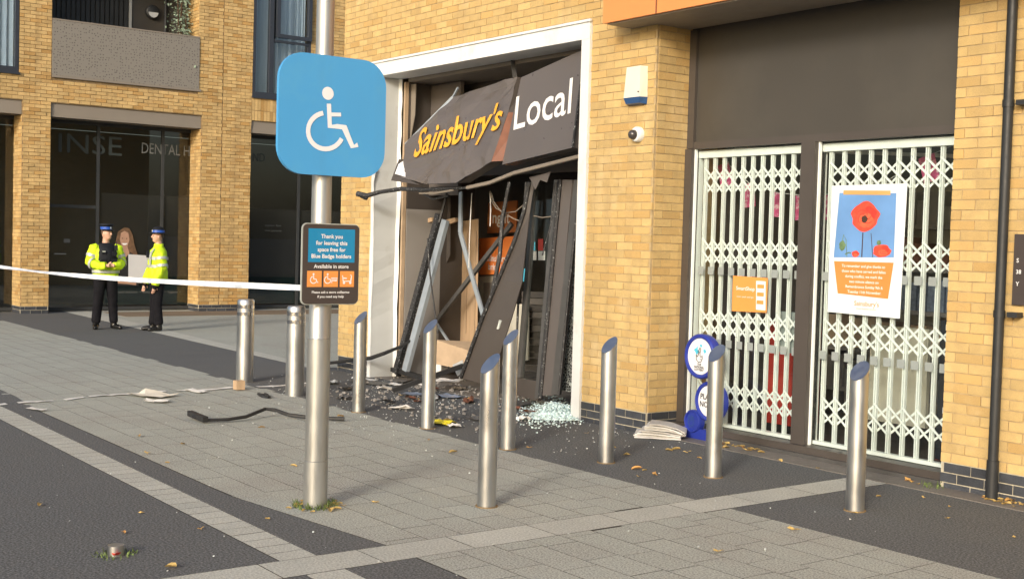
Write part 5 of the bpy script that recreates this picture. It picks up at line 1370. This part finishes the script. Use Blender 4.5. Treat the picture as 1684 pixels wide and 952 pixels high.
    for s in (1,-1):
        c = Vector(legs[s][2]); a = foot[s][0]; fd = Vector((math.sin(a), -math.cos(a), 0)); sd_ = Vector((fd.y, -fd.x, 0))
        mb = MB(); mb.tube([c+Vector((0,0,.12)), c+Vector((0,0,.04)), c+Vector((0,0,-.045))], [.066,.060,.058], 12)
        mb.tube([c-fd*.055+Vector((0,0,-.06)), c+fd*.02+Vector((0,0,-.05)), c+fd*.10+Vector((0,0,-.058)), c+fd*.175+Vector((0,0,-.066)), c+fd*.205+Vector((0,0,-.072))], [.036,.052,.048,.038,.020], 12)
        for v in mb.v: v.z = max(v.z, .004)
        remesh(mb, .010, 2).build('boot', M['boot'], r, 'all')
    # jacket
    mb = MB()
    hem = .93 if kind == 1 else .90
    mb.loft([(0,0,hem,.225,.17),(0,0,hem+.10,.228,.172),(0,-.005,1.14,.218,.165),(0,-.008,1.30,.228,.166),(0,0,1.40,.222,.15),(0,.01,1.475,.16,.11),(0,.012,1.515,.09,.085)]
            + ([(0,.012,1.56,.082,.08)] if kind == 2 else []), 24)
    for s in (1,-1):
        A2 = [Vector(q) for q in arms[s]]
        mb.tube([A2[0]+Vector((-s*.03,0,.0)), A2[0], A2[0].lerp(A2[1],.5), A2[1], A2[1].lerp(A2[2],.5), A2[2], A2[2].lerp(A2[3],.8)], [.080,.095,.092,.090,.084,.078,.066], 14)
    jk = remesh(mb, .0125, 1)
    for v in jk.v: v += Vector((.016*noise.noise(v*13), .016*noise.noise(v*13+Vector((5,0,0))), .010*noise.noise(v*10)))
    jk.build('jacket', M['hivis'], r, 'all')
    bands = ((1.16, .052), (1.30, .052)) if kind == 2 else ((1.02, .05),)
    for z, hh in bands:
        mb = MB(); mb.loft([(0,-.006,z-hh/2,.238,.182),(0,-.006,z+hh/2,.240,.182)], 28, caps=False); mb.build('reflective_band', M['silver'], r, True)
    for s in (1,-1):
        A2 = [Vector(q) for q in arms[s]]
        for t_, (p, q) in ((.45,(0,1)), (.95,(0,1))) if kind == 2 else ((.55,(0,1)), (.35,(1,2))):
            c = A2[p].lerp(A2[q], t_); d = (A2[q]-A2[p]).normalized(); mb = MB(); mb.tube([c-d*.024, c+d*.024], [.105,.104], 16, caps=False); mb.build('reflective_band', M['silver'], r, True)
    if kind == 2:
        mb = MB(); mb.strip([(.10,-.172,1.165),(.115,-.180,1.30),(.12,-.165,1.40),(.11,-.105,1.475)], [(.15,-.158,1.165),(.165,-.165,1.30),(.17,-.145,1.40),(.15,-.09,1.475)], .012); mb.build('reflective_brace', M['silver'], r)
        mb = MB(); mb.box(.045,.095,-.215,-.165,1.31,1.43); mb.build('radio', M['vest'], r)
        for s in (1,-1):
            A2 = Vector(arms[s][3]); mb = MB(); mb.tube([A2+Vector((0,0,.02)), A2+Vector((0,-.005,-.05))], [.040,.034], 10); mb.build('glove', M['uniform'], r, True)
    else:
        mb = MB(); mb.loft([(0,-.012,1.10,.20,.188),(0,-.014,1.22,.205,.194),(0,-.014,1.34,.198,.194),(0,-.006,1.42,.178,.176),(0,.004,1.485,.152,.128),(0,.01,1.525,.082,.088)], 24)
        remesh(mb, .012, 1).build('stab_vest', M['vest'], r, 'all')
        for (x_, z_, w2, h2) in ((-.10,1.20,.09,.09),(.09,1.20,.09,.09),(.09,1.34,.07,.08),(-.10,1.36,.07,.05)):
            boxo('vest_pouch', M['vest'], r, x_-w2/2, x_+w2/2, -.222, -.19, z_-h2/2, z_+h2/2)
        mb = MB(); mb.box(.10,.145,-.215,-.17,1.40,1.49); mb.tube([(.125,-.19,1.49),(.13,-.19,1.56)], .007, 6); mb.build('radio', M['ink'], r)
        boxo('name_badge', M['silver'], r, -.125,-.07,-.226,-.223, 1.365, 1.385)
        mb = MB(); mb.loft([(0,0,.985,.236,.18),(0,0,1.035,.236,.18)], 24); mb.build('belt', M['vest'], r, True)
    # hat
    def hv(mb):
        mb.v = [hp(v.x, v.y, v.z) for v in mb.v]; return mb
    if kind == 1:
        hat = hv(MB().loft([(0,.005,.075,.086,.102),(0,.005,.125,.088,.104),(0,-.005,.150,.118,.130),(0,.0,.172,.112,.125),(0,.01,.182,.06,.07)], 24)).build('cap', M['vest'], r, True)
        hv(MB().loft([(0,.005,.078,.0895,.1055),(0,.005,.122,.0905,.1065)], 24, caps=False)).build('blue_band', M['hat_blue'], hat, True)
        mb = MB(); n = 13
        for i in range(n):
            t = PI+PI*i/(n-1); mb.v += [Vector((.088*math.cos(t), .005+.100*math.sin(t), .080)), Vector((.100*math.cos(t), -.005+.165*math.sin(t), .058))]
        for i in range(n-1): mb.f.append((2*i, 2*i+1, 2*i+3, 2*i+2))
        m2 = MB(); m2.v = mb.v+[v+Vector((0,0,-.006)) for v in mb.v]; m2.f = mb.f+[tuple(q+2*n for q in reversed(f)) for f in mb.f]
        hv(m2).build('peak', M['boot'], hat, True)
        b = MB(); b.ball((.0,-.105,.105),.018,.006,.022,8,6); hv(b).build('badge', M['silver'], hat)
    else:
        hat = hv(MB().loft([(0,0,.055,.150,.160),(0,0,.062,.152,.162),(0,.0,.070,.098,.110),(0,.0,.12,.094,.106),(0,.0,.155,.082,.092),(0,0,.178,.05,.056),(0,0,.182,.01,.012)], 26)).build('bowler_hat', M['vest'], r, True)
        hv(MB().loft([(0,0,.074,.1000,.1120),(0,0,.116,.0970,.1090)], 26, caps=False)).build('blue_band', M['hat_blue'], hat, True)
        b = MB(); b.ball((.0,-.112,.10),.016,.006,.02,8,6); hv(b).build('badge', M['silver'], hat)
    return r
tocam = Vector((.949,-.314)); rgt = Vector((.598,.801))
f1_ = (tocam*.93 + rgt*.30).normalized(); f2_ = (tocam*.42 - rgt*.88).normalized()
officer(1, (-21.6, 7.18), f1_, 'police officer in flat cap and black vest over yellow jacket, hands clasped')
o2 = officer(2, (-20.95, 7.88), f2_, 'police officer in bowler hat and yellow coat turned to the left'); o2.scale = (.985,.985,.985)

# ================================================================== LEAVES AND WEEDS
leafm = []
for s in range(4):
    r_ = random.Random(s); mb = MB(); n = 10; idx = []
    for i in range(n):
        t = 2*PI*i/n; rr = 1+.35*math.sin(5*t+s)+r_.uniform(-.15,.15)
        mb.v.append(Vector((.045*rr*math.cos(t)*1.3, .030*rr*math.sin(t), .004+.028*abs(math.sin(t*1.0+s)))))
    mb.v.append(Vector((0,0,.010))); mb.f = [(i, (i+1) % n, n) for i in range(n)]
    me = bpy.data.meshes.new('fallen_leaf'); me.from_pydata([tuple(v) for v in mb.v], [], mb.f); me.materials.append(M['leaf']); leafm.append(me)
def leaf(x_, y_, label, group='fallen leaves', s=1.0):
    o = bpy.data.objects.new('fallen_leaf', rnd.choice(leafm)); COL.objects.link(o); o.location = (x_, y_, .004)
    o.rotation_euler = (rnd.uniform(-.15,.15), rnd.uniform(-.15,.15), rnd.uniform(0, 6)); q = s*rnd.uniform(.32,.75); o.scale = (q, q, q)
    tag(o, label, 'leaf', group)
for grp, lst in (('dry leaf on the light pavers around the sign post', ((483,765),(705,722),(745,743),(617,825),(560,690),(430,702),(560,684))),
                 ('dry leaf on dark paving left of the pale strip', ((233,842),(203,874),(65,829),(228,716),(242,744),(300,730),(282,931),(440,852),(330,868),(275,760))),
                 ('dry leaf on dark paving before the gated window', ((1047,770),(1050,783),(1077,780),(1100,740),(1112,738),(1130,743),(1150,752),(1165,756),(1195,735),(1204,732),(1230,740),(1283,757),(1345,769),(1240,738),(1188,730),(1060,772),(1030,748))),
                 ('dry leaf near the rightmost bollard and drainpipe', ((1445,815),(1519,817),(1562,832),(1558,851),(1667,882),(1500,792),(1494,790),(1510,795),(1660,822),(1652,826),(1668,823),(1625,820),(1406,842),(1412,838))),
                 ('dry leaf on the light pavers right of the pale cross strip', ((1305,870),(1180,905),(965,712),(1010,735))),
                 ('dry leaf among the rubble before the doorway', ((735,690),(770,655),(590,640),(800,740),(870,735),(820,620),(660,650),(690,656)))):
    for x_, y_ in lst:
        p = g(x_, y_); leaf(p.x, p.y, grp, grp+' group')
for i in range(16): leaf(rnd.gauss(-4.75,.10), RPY-.03-abs(rnd.gauss(.03,.05)), 'rust brown leaf drifted against the wall by the drainpipe', 'leaves drifted at the drainpipe', .9)
for i in range(16): leaf(rnd.gauss(-7.35,.22), 8.05-abs(rnd.gauss(.03,.06)), 'rust brown leaf drifted along the gated window sill', 'leaves drifted along the sill', .9)
for i in range(26):
    a = rnd.uniform(0, 2*PI); d = rnd.uniform(.085,.19); leaf(PXc+d*math.cos(a), PYc+d*math.sin(a), 'dry leaf heaped round the foot of the sign post', 'leaves at the sign post foot', .8)
def tuft(c, r0, r1, n, hmax, label):
    mb = MB()
    for i in range(n):
        a = rnd.uniform(0, 2*PI); d = rnd.uniform(r0, r1); p = Vector((c[0]+d*math.cos(a), c[1]+d*math.sin(a), .0))
        l = Vector((rnd.uniform(-.6,.6), rnd.uniform(-.6,.6), rnd.uniform(.4,1))).normalized()*hmax*rnd.uniform(.3,1); s_ = l.cross(Vector((0,0,1))).normalized()*rnd.uniform(.002,.006)
        mb.poly([p-s_, p+s_, p+l*.6+s_*.8, p+l, p+l*.6-s_*.8])
    return tag(mb.build('weed_tuft', M['weed'], None, fix=False), label, 'weeds', kind='stuff')
tuft((PXc, PYc), .08, .15, 200, .06, 'green weeds growing round the foot of the sign post')
tuft((-6.49, 2.233), .05, .12, 60, .035, 'green weeds growing round the cut off post stub')
tuft((-5.35, 8.0), .02, .16, 60, .06, 'dry weeds at the foot of the right brick pier')
